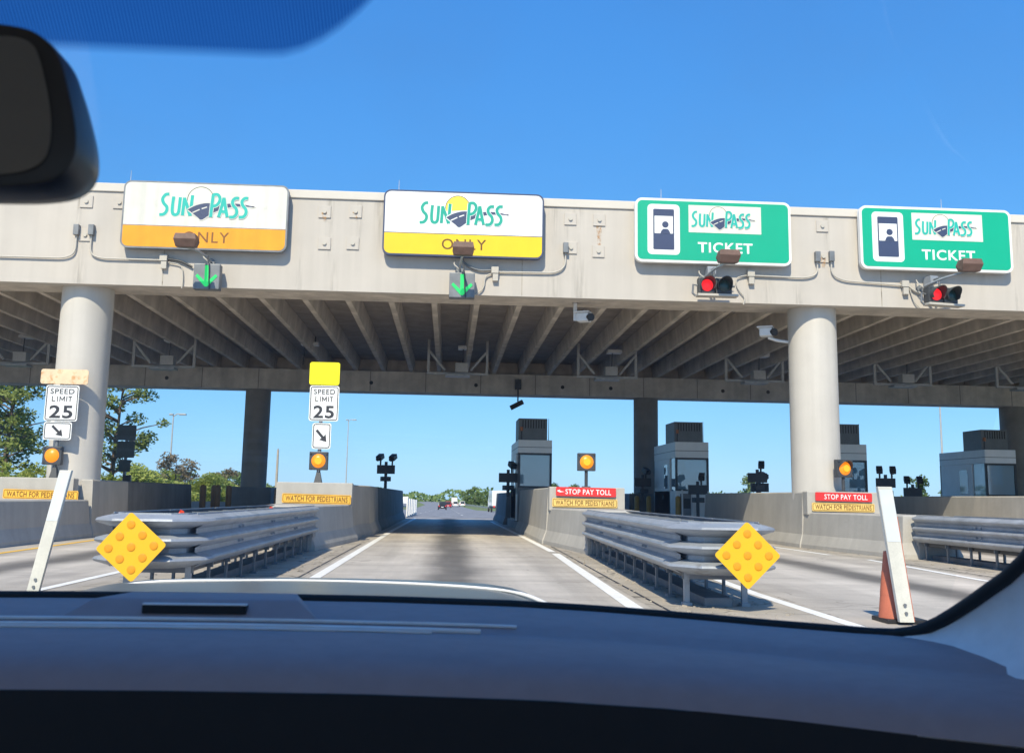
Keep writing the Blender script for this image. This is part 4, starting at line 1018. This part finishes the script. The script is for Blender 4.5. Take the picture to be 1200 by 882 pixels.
# ------------------------------------------------------------------ leaning delineator boards
SCUFF = mat('scuffed_white_board', (.64, .63, .57), .55, .08, 7, streak=.10, fine=.05, blotch=(.42,.40,.36), blotch_lo=.64)
SHEET = mat('reflective_sheeting', (.66, .70, .74), .35, .05, 6, streak=.06)
def delineator(loc, lean, label, h, wd, cone):
    d = thing('delineator', loc, 0, label, 'lane delineator')
    lx = math.tan(lean)
    mb = MB(); mb.add([(sx*wd/2+lx*z, y, z) for z in (.03,h) for sx, y in ((-1,-.03),(1,-.03),(1,.03),(-1,.03))], [(0,3,2,1),(4,5,6,7),(0,1,5,4),(1,2,6,5),(2,3,7,6),(3,0,4,7)])
    mb.build('white_board', SCUFF, d, bevel=.006)
    mb = MB(); z0_ = h*.60; mb.add([(-wd*.46+lx*z0_,-.033,z0_),(wd*.46+lx*z0_,-.033,z0_),(wd*.46+lx*(h-.03),-.033,h-.03),(-wd*.46+lx*(h-.03),-.033,h-.03)], [(0,1,2,3)])
    mb.build('reflective_sheet', SHEET, d)
    mb = MB()
    for zz in (.12,.2): mb.cyl((lx*zz,-.031,zz),(lx*zz,-.045,zz),.018,n=6)
    build_each(mb, 'bolt', GALVD, d)
    if cone:
        mb = MB(); mb.add([(sx*wd/2+lx*z+.035, y, z) for z in (.03,h*.78) for sx, y in ((-1,.035),(1,.035),(1,.07),(-1,.07))], [(0,3,2,1),(4,5,6,7),(0,1,5,4),(1,2,6,5),(2,3,7,6),(3,0,4,7)])
        mb.build('orange_board', ORANGE, d)
        mb = MB(); mb.cyl((.0,.28,.04),(-.06,.28,.72),.16,.03,24); mb.build('cone', ORANGE, d, smooth=50)
        mb = MB(); mb.cyl((-.022,.28,.28),(-.042,.28,.52),.115,.072,24); mb.build('cone_collar', ORANGE, d, smooth=50)
        mb = MB(); mb.box(-.16,.26,.08,.48,.0,.045); mb.build('cone_base', BLACK, d, bevel=.01)
    else:
        mb = MB(); mb.box(-.2,.2,-.2,.2,.0,.03); mb.build('rubber_foot', BLACK, d, bevel=.01)
delineator((-4.66,12.0,0), R(10.5), 'white leaning board standing left of the left crash cushion', 1.43, .135, False)
delineator((4.66,10.2,0), R(-7.5), 'white leaning board with an orange cone behind it, at the right', 1.38, .15, True)

# ------------------------------------------------------------------ white picket barrier, guardrails, far traffic
wb = thing('white_barrier', (-2.35,60,0), 0, 'white panelled barrier continuing beyond the left side of the open lane', 'barrier')
for k in range(6):
    mb = MB(); mb.box(-.04,.04,k*3.4,k*3.4+1.3,.05+zg(60+k*3.4),1.12+zg(60+k*3.4)); mb.build('panel', WHITE, wb, bevel=.01)
mb = MB(); mb.box(-.02,.02,-.2,18.6,-.16,.04); mb.build('bottom_rail', GALVD, wb)
def guardrail(pts, label):
    gr = thing('guardrail', (pts[0][0], pts[0][1], zg(pts[0][1])), 0, label, 'guardrail')
    mb = MB(); o = (pts[0][0], pts[0][1], zg(pts[0][1])); rows = []
    for x, y in pts: rows.append([(x-o[0],y-o[1],zg(y)-o[2]+z) for z in (.48,.56,.63,.70,.80)])
    mb.grid(rows); q = mb.build('beam', GALV, gr)
    for x, y in dense(pts, 8): 
        mb = MB(); mb.box(x-o[0]-.07,x-o[0]+.07,y-o[1]+.03,y-o[1]+.15,zg(y)-o[2],zg(y)-o[2]+.78); mb.build('post', GALVD, gr)
guardrail([(22,115),(14,170),(9.5,240),(7.5,330),(6,420)], 'long pale guardrail curving along the right verge of the highway')
guardrail([(-20,47),(-14,49),(-10.6,49.5)], 'short guardrail behind the long shaded island at left')
guardrail([(-10.4,90),(-10,150),(-9.4,240),(-10,330)], 'low guardrail along the left verge of the highway')

def car(kind, paint, loc, rz, label, sc=1.0):
    c = thing('car' if kind != 'truck' else 'truck', loc, rz, label, 'car' if kind != 'truck' else 'truck')
    Lh, wd, h = (2.3,.92,1.5) if kind == 'car' else ((2.4,.95,1.8) if kind == 'suv' else (3.6,1.2,3.1))
    if kind == 'truck':
        mb = MB(); mb.box(-wd,wd,-Lh,Lh*.45,.9,h); mb.build('cargo_box', paint, c, bevel=.04)
        mb = MB(); mb.xprism([(Lh*.47,.5),(Lh,.5),(Lh,1.5),(Lh*.86,2.3),(Lh*.47,2.35)], -wd*.92, wd*.92); mb.build('cab', paint, c, bevel=.04)
        mb = MB(); mb.box(-wd*.9,wd*.9,-Lh,Lh*.45,.55,.895); mb.build('chassis', DARK, c)
    else:
        b_ = h*.52
        mb = MB(); mb.xprism([(-Lh,.35),(-Lh,b_*.95),(-Lh*.96,b_),(Lh*.55,b_*.98),(Lh*.97,b_*.78),(Lh,.4),(Lh*.9,.28),(-Lh*.9,.28)], -wd, wd); mb.build('body', paint, c, bevel=.06, smooth=40)
        mb = MB(); f = .80
        lo = [(-wd*.95,-Lh*.9,b_-.01),(wd*.95,-Lh*.9,b_-.01),(wd*.95,Lh*.5,b_-.01),(-wd*.95,Lh*.5,b_-.01)]
        hi = [(-wd*f,-Lh*.72,h),(wd*f,-Lh*.72,h),(wd*f,Lh*.12,h),(-wd*f,Lh*.12,h)]
        mb.rings([lo,hi]); mb.build('cabin', paint, c, bevel=.04, smooth=40)
        mb = MB(); mb.add([(-wd*.80,-Lh*.895,b_+.06),(wd*.80,-Lh*.895,b_+.06),(wd*.72,-Lh*.76,h-.1),(-wd*.72,-Lh*.76,h-.1)], [(0,1,2,3)]); q = mb.build('rear_window', CARG, c)
        q.location = (0,-.05,0)
    for sx in (-1,1):
        for sy in (-.6,.62):
            mb = MB(); mb.cyl((sx*(wd-.2),Lh*sy,.34),(sx*(wd+.01),Lh*sy,.34),.34,n=16); mb.build('wheel', TYRE, c)
        mb = MB(); mb.box(sx*wd*.72-.12,sx*wd*.72+.12,-Lh-.02,-Lh+.03,.7,.95); mb.build('tail_light', RED, c)
        mb = MB(); mb.box(sx*wd*.7-.14,sx*wd*.7+.14,Lh-.03,Lh+.012,.62,.78) if kind != 'truck' else mb.box(sx*wd*.7-.14,sx*wd*.7+.14,Lh-.03,Lh+.012,.7,.9); mb.build('headlight', CAMW, c)
    mb = MB(); mb.box(-.26,.26,-Lh-.015,-Lh+.01,.55,.68); mb.build('number_plate', WHITE, c)
    return c
G = lambda x, y: (x, y, zg(y)+.008)
car('suv', CARK, G(-1.1,225), R(1), 'black car driving away on the highway beyond the open lane')
car('suv', CARR, G(.2,290), R(1), 'red car driving away just ahead of the black car')
car('suv', CARW, G(2.6,330), R(1), 'white car driving away right of the red car')
car('suv', CARW, G(5.0,345), R(2), 'white car furthest right in the distant traffic')
car('truck', CARW, G(7.4,150), R(3), 'white box truck beside the right island end')
car('truck', CARW, G(2.8,420), R(1), 'distant white truck above the traffic ahead')
car('truck', CARW, G(-18.5,330), R(184), 'white truck approaching on the far left carriageway')
car('truck', CARW, G(-16.5,400), R(184), 'smaller white truck behind the other approaching truck')
car('suv', CARW, G(-15.5,300), R(184), 'white car approaching on the far left carriageway')
car('suv', CARK, G(-18,290), R(184), 'dark car approaching on the far left carriageway')
tag(strip('opposite_carriageway', lambda y: lerp(y,[(80,-42),(240,-22),(420,-20.5),(3500,-150)]), lambda y: lerp(y,[(80,-34),(240,-13.5),(420,-14.5),(3500,-140)]), [80,100,120,150,200,240,300,420,600,1000,2000,3500], -.0, ASPH), kind='structure')

def lamp_post(x, y, h, label, arm=0):
    l = thing('lamp_post', (x,y,zg(y)), 0, label, 'street lamp', 'tall lamp posts beyond the plaza')
    mb = MB(); mb.cyl((0,0,0),(0,0,h),.10,.05,10); mb.build('pole', POLE, l, smooth=50)
    mb = MB(); mb.tube([(0,0,h-.1),(.3,0,h+.1),(.9,0,h+.12)], .05, 6); mb.build('arm', POLE, l)
    mb = MB(); mb.box(.5,1.1,-.15,.15,h+.0,h+.14); mb.box(-.35,.0,-.15,.15,h-.02,h+.12); build_each(mb, 'lamp_head', GALV, l, bevel=.02)
lamp_post(-24.2, 90, 8.2, 'tall lamp post right of the pine beyond the left island')
lamp_post(-13.9, 140, 12.2, 'tall lamp post between the speed sign and the lane cameras')
lamp_post(35.1, 70, 9.0, 'pale lamp post left of the rightmost booth')
up_ = thing('utility_pole', (-18.3,110,zg(110)), 0, 'plain pale utility pole right of the left back column', 'utility pole')
mb = MB(); mb.cyl((0,0,0),(0,0,6.4),.16,.11,10); mb.build('pole', mat('pale_timber',(.42,.36,.30),.8), up_, smooth=50); mb = MB(); mb.box(-.06,.06,-.06,.06,6.4,6.55); mb.build('cap', GALV, up_)
sb = thing('road_sign', (-14.95,48,0), 0, 'dark back of a road sign on a post beyond the left column', 'road sign')
mb = MB(); mb.box(-.06,.06,-.06,.06,0,4.25); mb.build('post', GALVD, sb)
for z0, z1, w_ in ((3.55,4.25,.42),(2.75,3.5,.40),(2.1,2.65,.26)):
    mb = MB(); mb.box(-w_,w_,-.1,-.062,z0,z1); mb.build('panel', SIGNBACK, sb, bevel=.01)
mb = MB(); mb.box(.0,.35,-.2,-.062,1.55,1.95); mb.build('control_box', BLACK, sb)

# ------------------------------------------------------------------ trees and bushes
def leaves(mb, clumps, n, s, rnd):
    tot = sum(c[3]**2 for c in clumps)
    for (x,y,z,r,fl) in clumps:
        for i in range(int(n*r*r/tot)):
            d = Vector((rnd.gauss(0,1),rnd.gauss(0,1),rnd.gauss(0,1))).normalized()*r*(rnd.random()**.45)
            p = Vector((x+d.x, y+d.y, z+d.z*fl)); q = s*rnd.uniform(.6,1.4)
            a = Vector((rnd.gauss(0,1),rnd.gauss(0,1),rnd.gauss(0,.6))).normalized(); b = a.orthogonal().normalized()
            b = (b+a.cross(b)*rnd.uniform(-1,1)).normalized()
            mb.add([p-a*q, p+b*q*.55, p+a*q, p-b*q*.55], [(0,1,2,3)])
def tree(name, seed, h, spread, trunk_h, ncl, nl, s, m, label, cat, group, loc, flat=.7, branchy=True, low=.35, fine=False):
    rnd = random.Random(seed); t = thing(name, loc, rnd.uniform(0,6), label, cat, group)
    mb = MB(); cl_ = []
    lean = (rnd.uniform(-.04,.04)*h, rnd.uniform(-.04,.04)*h)
    mb.tube([(0,0,-.2),(lean[0]*.4,lean[1]*.4,h*.4),(lean[0],lean[1],h*.92)], [h*.022,h*.016,h*.004], 8)
    for i in range(ncl):
        a = rnd.uniform(0,6.28); f = low+(1-low)*(i+.5)/ncl; z = h*f
        rr = spread*math.sqrt(max(.05,1-((f-.62)/.5)**2))*rnd.uniform(.45,1)
        x, y = lean[0]*f+rr*math.cos(a), lean[1]*f+rr*math.sin(a); cr_ = spread*(rnd.uniform(.14,.30) if fine else rnd.uniform(.22,.42))
        cl_.append((x,y,z,cr_,flat))
        if branchy: mb.tube([(lean[0]*f,lean[1]*f,z-rr*.35),(x*.55+lean[0]*f*.45,y*.55+lean[1]*f*.45,z-rr*.12),(x,y,z)], [h*.007,h*.005,h*.002], 5)
    cl_.append((lean[0],lean[1],h*.95,spread*.3,flat))
    mb.build('trunk', WOOD, t, smooth=50)
    lf = MB(); leaves(lf, cl_, nl, s, rnd); lf.build('crown', m, t)
    return t
P1 = tree('pine_tree', 3, 10.2, 4.4, 3, 60, 7600, .14, LEAFD, 'tall loose pine left of the left front column, at the picture edge', 'tree', 'tall trees beyond the left islands', (-33.5,74,zg(74)), .7, True, .3, True)
P2 = tree('pine_tree', 8, 9.6, 3.2, 3, 46, 5200, .13, LEAFD, 'tall open pine with bare branches right of the left front column', 'tree', 'tall trees beyond the left islands', (-23.4,72,zg(72)), .7, True, .3, True)
clone(P2, (-29.8,70,zg(70)), 2.0, 'tall pine showing between the picture edge and the left front column', (1.05,1.05,1.0))
clone(P1, (-40,80,zg(80)), 1.0, 'tall pine furthest left, just cut by the picture edge')
B1 = tree('bush', 11, 3.4, 2.3, .3, 26, 6000, .11, LEAFB, '', 'bush', 'bushes beyond the left islands', (-30,66,zg(66)), .8, True, .15)
B2 = tree('bush', 12, 2.7, 2.0, .3, 24, 5000, .10, LEAFB, '', 'bush', 'bushes beyond the left islands', (-26,68,zg(68)), .8, True, .15)
B3 = tree('bush', 13, 4.2, 1.5, .8, 16, 1500, .10, LEAFR, '', 'bush', 'bushes beyond the left islands', (-21,80,zg(80)), .8, True, .35)
B1['label'] = B2['label'] = 'yellow green bush in the hedge line beyond the left islands'
B3['label'] = 'thin reddish bush rising above the green bushes at left'
rnd = random.Random(5)
xs = [(-36,67),(-33,69),(-27.5,65),(-24.5,70),(-22.6,67),(-20.6,69),(-18.8,72),(-17.2,76),(-15.6,80),(-38.5,70),(-21.5,78),(-18.8,84),(-16.2,95),(-14.6,100),(-20,90),(-24,84)]
for i, (x, y) in enumerate(xs):
    k = rnd.uniform(.62,.92); clone(B1 if i % 2 else B2, (x,y,zg(y)), rnd.uniform(0,6), None, (k*1.15,k*1.15,k*.9))
for x, y, k in [(-23.6,88,.95),(-18.6,86,.8)]: clone(B3, (x,y,zg(y)), rnd.uniform(0,6), 'thin reddish bush rising above the green bushes at left', (k,k,k))
F1 = tree('roadside_tree', 21, 6.0, 3.0, 1, 22, 1500, .26, LEAFF, 'low green tree in the distant right verge row', 'tree', 'distant trees along the right verge', (8,400,zg(400)), .8, False, .15)
F2 = tree('roadside_tree', 22, 7.0, 2.6, 1, 22, 1500, .26, LEAFF, 'low green tree in the distant right verge row', 'tree', 'distant trees along the right verge', (11,396,zg(396)), .8, False, .15)
for i in range(22):
    x = 7.5+i*1.6+rnd.uniform(-.5,.5); y = 408-i*5.0+rnd.uniform(-8,8); k = rnd.uniform(.66,1.0)*(.55+.02*i)*1.35
    clone(F1 if i % 2 else F2, (x,y,zg(y)), rnd.uniform(0,6), None, (k,k,k*.92))
for i in range(26):
    t = i/25; y = 120+t*330; x = -19-t*16+rnd.uniform(-4,2)-(1-t)*9; k = rnd.uniform(.55,.95)
    clone(F1 if i % 2 else F2, (x-8*t,y,zg(y)), rnd.uniform(0,6), 'low green tree in the distant left verge row', (k,k,k*.8))['group'] = 'distant trees along the left verge'
for x, y, k, lb in [(24.6,82,.62,'small round tree left of the camera board by the right front column'),(29.5,84,.5,'low tree just left of the right front column'),
                    (36.2,76,.62,'bushy tree right of the right front column'),(39.2,76,.8,'tree with tall thin top left of the rightmost booth'),(41.0,80,.66,'low tree touching the rightmost booth'),
                    (13.2,95,.42,'low bush between first booth island and right back column'),(14.4,95,.36,'small bush left of the right back column')]:
    o = clone(F2 if k > .6 else F1, (x,y,zg(y)), rnd.uniform(0,6), lb, (k*.6,k*.6,k*.78)); o['group'] = 'small trees beyond the right islands'
# far woods that close the horizon
fw = MB(); rnd = random.Random(9)
for i in range(9000):
    x = rnd.uniform(-520,620); y = 760+abs(x)*-.35+rnd.uniform(0,140); hgt = 7.5+2.2*math.sin(x*.07)+1.6*math.sin(x*.23+1)
    z = zg(y)+hgt*(1-rnd.random()**1.7); q = rnd.uniform(.9,1.9)
    a = Vector((rnd.gauss(0,1),rnd.gauss(0,.5),rnd.gauss(0,1))).normalized(); b = a.orthogonal().normalized()
    fw.add([Vector((x,y,z))-a*q, Vector((x,y,z))+b*q*.8, Vector((x,y,z))+a*q, Vector((x,y,z))-b*q*.8], [(0,1,2,3)])
tag(fw.build('distant_wood', LEAFF), 'far low wood closing the horizon', kind='stuff')

# ------------------------------------------------------------------ the car the picture is taken from
CC = -.27                                               # its centre line
own = thing('own_car', (CC,0,0), 0, 'grey dashboard, black mirror, windscreen and bonnet with a painted highlight in the foreground', 'car')
_DE = [(0,1.0,1.1006),(.09,1.0,1.1004),(.212,.998,1.0995),(.334,.99,1.0976),(.415,.98,1.0948),(.493,.96,1.0915),(.565,.93,1.0888),(.632,.90,1.0872),(.664,.885,1.0873),(.72,.85,1.087),(.80,.80,1.086)]
def ww(x): return lerp(abs(x), [(a,b) for a,b,c in _DE])      # dash far edge: y of the windscreen foot at x from the centre
def wz(x): return lerp(abs(x), [(a,c) for a,b,c in _DE])
xsn = [-.78+1.56*i/64 for i in range(65)]
rows = []
prof = [(0,.0),(-.02,.0005),(-.06,.001),(-.10,-.001),(-.13,-.0035),(-.14,-.0075),(-.15,-.0085),(-.20,-.006),(-.24,-.006),(-.265,-.0075),(-.285,-.012),(-.297,-.019),(-.304,-.028)]
for dy, dz in prof: rows.append([(x, ww(x)+dy, wz(x)+dz) for x in xsn])
mb = MB(); mb.grid(rows); mb.build('dashboard', DASHM, own, smooth=60)
rows = [[(x, ww(x)+dy, wz(x)+dz) for x in xsn] for dy, dz in [(-.3041,-.0285),(-.312,-.05),(-.32,-.10),(-.38,-.25),(-.34,-.55)]]
mb = MB(); mb.grid(rows); mb.build('lower_dashboard', DASHD, own, smooth=60)
# defroster slot and the sensor pod
def dz_at(x, y):
    d = y-ww(x); 
    for (a, p), (b, q) in zip(prof, prof[1:]):
        if b <= d <= a: return wz(x)+p+(q-p)*(a-d)/(a-b)
    return wz(x)
def on_dash(pts, lift): return [(x, y, dz_at(x, y)+lift) for x, y in pts]
for y0, x0, x1, r_ in ((.868,-.60,.33,.0016),(.856,-.60,.30,.0024),(.846,-.60,.26,.0014)):
    n = 40; mb = MB(); mb.tube(on_dash([(x0+(x1-x0)*i/n, y0-.10*(abs(x0+(x1-x0)*i/n)/.72)**3) for i in range(n+1)], .0012), r_, 6); mb.build('defroster_ridge', TRIMM, own, smooth=60)
mb = MB(); x0, x1 = -.015, .135
mb.add([(x0-.035,.868,dz_at(x0,.868)-.002),(x1+.035,.868,dz_at(x1,.868)-.002),(x1+.005,.965,dz_at(x1,.965)-.002),(x0-.005,.965,dz_at(x0,.965)-.002),
        (x0-.01,.89,dz_at(0,.89)+.0125),(x1+.01,.89,dz_at(0,.89)+.0125),(x1,.96,dz_at(0,.96)+.009),(x0,.96,dz_at(0,.96)+.009)],
       [(0,3,2,1),(4,5,6,7),(0,1,5,4),(1,2,6,5),(2,3,7,6),(3,0,4,7)]); pod = mb.build('sensor_pod', DASHM, own, bevel=.003, smooth=30)
mb = MB(); mb.box(.02,.105,.8745,.884,dz_at(0,.88)+.0030,dz_at(0,.88)+.0095); mb.build('pod_slot', SEAL, pod)
mb = MB(); mb.box(.02,.105,.8745,.8805,dz_at(0,.88)+.0097,dz_at(0,.88)+.0110); mb.build('pod_lip', TRIMM, pod)
# black seal where dash meets the screen, running up the pillars
sp_ = []
for i in range(41): x = -.664+1.328*i/40; sp_.append((x, ww(x)+.003, wz(x)))
pil = [(.680,.86,1.0963),(.691,.83,1.1125),(.700,.79,1.1353),(.706,.75,1.1596),(.706,.68,1.215),(.70,.62,1.28),(.695,.60,1.36),(.69,.60,1.45),(.69,.59,1.535)]
pl_l = [(-x,y,z) for x,y,z in pil][::-1]
mb = MB(); mb.tube(spline(pl_l+sp_+pil, 2), .0058, 8); mb.build('windscreen_seal', SEAL, own, smooth=60)
# A-pillar trim panels
def pillar(sd):
    path = [((.664,.885,1.087),(.66,.88,1.0855),(.655,.87,1.084)),((.680,.86,1.096),(.678,.845,1.089),(.664,.83,1.079)),
            ((.691,.83,1.1125),(.692,.80,1.098),(.660,.785,1.071)),((.70,.79,1.135),(.704,.75,1.105),(.652,.735,1.060)),
            ((.706,.75,1.16),(.715,.69,1.12),(.645,.65,1.035)),((.706,.68,1.215),(.73,.60,1.16),(.71,.5,1.02)),
            ((.70,.62,1.28),(.74,.52,1.24),(.76,.40,1.02)),((.685,.58,1.45),(.73,.47,1.42),(.78,.36,1.30)),((.69,.59,1.535),(.73,.45,1.53),(.76,.34,1.45))]
    rows = []
    for a, b, c in path:
        A, B, D = Vector(a), Vector(b), Vector(c)
        rows.append([(sd*p.x,p.y,p.z) for p in [A*(1-t)**2+(B*2-(A+D)/2)*2*t*(1-t)+D*t*t for t in (0,.17,.34,.5,.66,.83,1)] + [D+Vector((.03,-.05,-.22))]])
    mb = MB(); mb.grid(rows); return mb.build('pillar_trim', TRIMM, own, smooth=70)
for sd in (-1,1): pillar(sd)
# windscreen, curved glass from the seal to the roof
rows = []
for j in range(13):
    t = j/12; row = []
    for i in range(33):
        x = -.70+1.40*i/32; y0 = ww(x)+.02; y1 = .62-.05*(abs(x)/.75)**2; z0 = wz(x)-.012; z1 = 1.556-.012*(abs(x)/.75)**2
        row.append((x, y0+(y1-y0)*t, z0+(z1-z0)*t+.018*math.sin(math.pi*t)))
    rows.append(row)
mb = MB(); mb.grid(rows); ws_ = mb.build('windscreen', WSGLASS, own, smooth=180)
def ws_pt(x, t):
    y0 = ww(x)+.02; y1 = .62-.05*(abs(x)/.75)**2; z0 = wz(x)-.012; z1 = 1.556-.012*(abs(x)/.75)**2
    return (x, y0+(y1-y0)*t-.004, z0+(z1-z0)*t+.018*math.sin(math.pi*t)-.004)
rows = []; BT = .866; fade = []
for j in range(17):
    row = []
    for i in range(49):
        x = -.42+.65*i/48; tb = BT+(.10*((x-.14)/.085)**1.8 if x > .14 else 0); t = tb+(.99-tb)*j/16
        row.append(ws_pt(x, t)); e_ = min((t-tb)/.014, (.228-x)/.012 if t > .9 else 9)
        fade.append(max(0, min(1, e_)))
    rows.append(row)
mb = MB(); mb.grid(rows); bd = mb.build('shade_band', BAND, own, smooth=180)
fa = bd.data.attributes.new('fade', 'FLOAT', 'POINT')
for i_, f_ in enumerate(fade): fa.data[i_].value = f_
# mirror
mz = 1.343
def mirror_outline(half):
    k = .38/1178.9; pts = []
    right = [((a+275)*k, (139-b)*k) for a, b in half]
    pts = spline(right, 5); return pts + [(-a, b) for a, b in reversed(pts)]
HO = mirror_outline([(-150,33),(-40,35),(20,38),(60,47),(88,75),(106,125),(117,172),(116,205),(98,228),(60,238),(0,241),(-150,243)])
HG = mirror_outline([(-150,56),(0,57),(40,58),(62,70),(76,105),(87,150),(89,190),(78,213),(45,225),(-20,228),(-150,230)])
mb = MB(); rings = []
for y_, s_ in ((.374,.955),(.3745,.985),(.379,1.0),(.392,1.0),(.408,.9),(.42,.6)): rings.append([(a*(1-(1-s_)*.25), y_, mz+.001+b*s_) for a, b in HO])
mb.rings(rings); mirror = mb.build('rear_view_mirror', BLACK, own, smooth=50)
MIRM = bpy.data.materials.new('mirror_glass'); t_, b_ = nodes_of(MIRM); b_.inputs['Metallic'].default_value = 1; b_.inputs['Roughness'].default_value = .03; b_.inputs['Base Color'].default_value = (.22,.26,.31,1)
mb = MB(); mb.prism([(a,mz+.001+b) for a, b in HG], .3725, .3738); mb.build('mirror_glass', MIRM, mirror)
mb = MB(); mb.tube([(0,.41,mz+.01),(0,.42,mz+.06),(0,.40,mz+.12)], .012, 10); mb.build('mirror_stalk', BLACK, mirror, smooth=60)
# bonnet, with a raised centre and shoulders dropping to the wings
def hz(x, y):
    x = x-.04
    ax = abs(x); b = 1.055 if ax < .30 else 1.055-.20*(ax-.30)**1.15
    crown = -.018*(ax/.3)**2 if ax < .3 else -.018-.02*(ax-.3)
    fall = -.055*max(0,(y-1.75)/.45)**2 - .02*max(0,(1.55-y)/.4)
    return b+crown*.35+fall-.035*max(0, min(1,(ax-.37)/.07))
rows = [[(x, y+(.02*math.cos(x*2)), hz(x,y)) for x in [-.78+1.56*i/60 for i in range(61)]] for y in [1.12+1.15*j/30 for j in range(31)]]
rows += [[(x, 2.30, hz(x,2.27)-.02) for x in [-.78+1.56*i/60 for i in range(61)]], [(x, 2.33, .55) for x in [-.78+1.56*i/60 for i in range(61)]]]
mb = MB(); mb.grid(rows); mb.build('bonnet', HOODM, own, smooth=40)
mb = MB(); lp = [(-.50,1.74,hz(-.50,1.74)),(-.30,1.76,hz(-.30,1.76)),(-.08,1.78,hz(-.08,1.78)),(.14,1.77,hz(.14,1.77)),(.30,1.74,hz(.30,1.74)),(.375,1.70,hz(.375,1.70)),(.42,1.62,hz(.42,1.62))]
mb.tube(spline([(a+.02,b,c) for a,b,c in lp],6), [.0024]*30+[.0034]*7, 8); mb.build('bonnet_highlight', HILITEM, own, smooth=60)  # added strip, a painted highlight on the bonnet crest
mb = MB(); mb.box(-.76,.76,1.0,1.115,.93,1.0); mb.build('cowl', SEAL, own)
mb = MB(); mb.tube([(-.62,1.06,1.045),(-.35,1.10,1.066),(.0,1.08,1.062),(.05,1.06,1.055)], .007, 8); mb.build('wiper_blade', BLACK, own)
# cabin shell: roof, headliner, doors, rear shelf, seats (seen in the mirror and shading the dash)
rows = []
for y_, z_ in ((.612,1.553),(.58,1.56),(.3,1.58),(.0,1.60),(-.6,1.62),(-1.3,1.60),(-1.75,1.55)): rows.append([(x,y_,z_-(.012 if y_ > .5 else .05)*(abs(x)/.75)**2.5) for x in [-.75+1.5*i/12 for i in range(13)]])
mb = MB(); mb.grid(rows); mb.grid([[(x,y,z+.03) for x,y,z in r] for r in rows]); mb.build('roof', LINER, own, smooth=60)
for sd in (-1,1):
    mb = MB(); mb.box(min(sd*.82,sd*.88),max(sd*.82,sd*.88),-2.2,.85,.35,1.02); mb.build('door_panel', SEATM, own)
    mb = MB(); mb.tube([(sd*.80,-.45,1.0),(sd*.74,-.55,1.57)], .05, 8); mb.tube([(sd*.78,-2.0,1.0),(sd*.70,-1.72,1.54)], .07, 8); mb.build('roof_pillar', TRIMM, own)
mb = MB(); mb.box(-.8,.8,-2.4,-1.7,.3,1.02); mb.build('rear_shelf', SEATM, own); mb = MB(); mb.box(-.8,.8,-2.0,.5,.25,.3); mb.build('cabin_floor', SEATM, own)
mb = MB(); mb.box(-.62,.62,-1.68,-1.45,.4,1.12); build_each(mb, 'rear_seat', SEATM, own, bevel=.05)
for x in (-.36,.36):
    mb = MB(); mb.box(x-.24,x+.24,-.62,-.42,.45,1.12); mb.box(x-.12,x+.12,-.58,-.46,1.16,1.36); build_each(mb, 'front_seat', SEATM, own, bevel=.04)
mb = MB(); mb.box(-.85,.85,1.05,2.25,.3,.9); mb.build('engine_bay', SEAL, own)
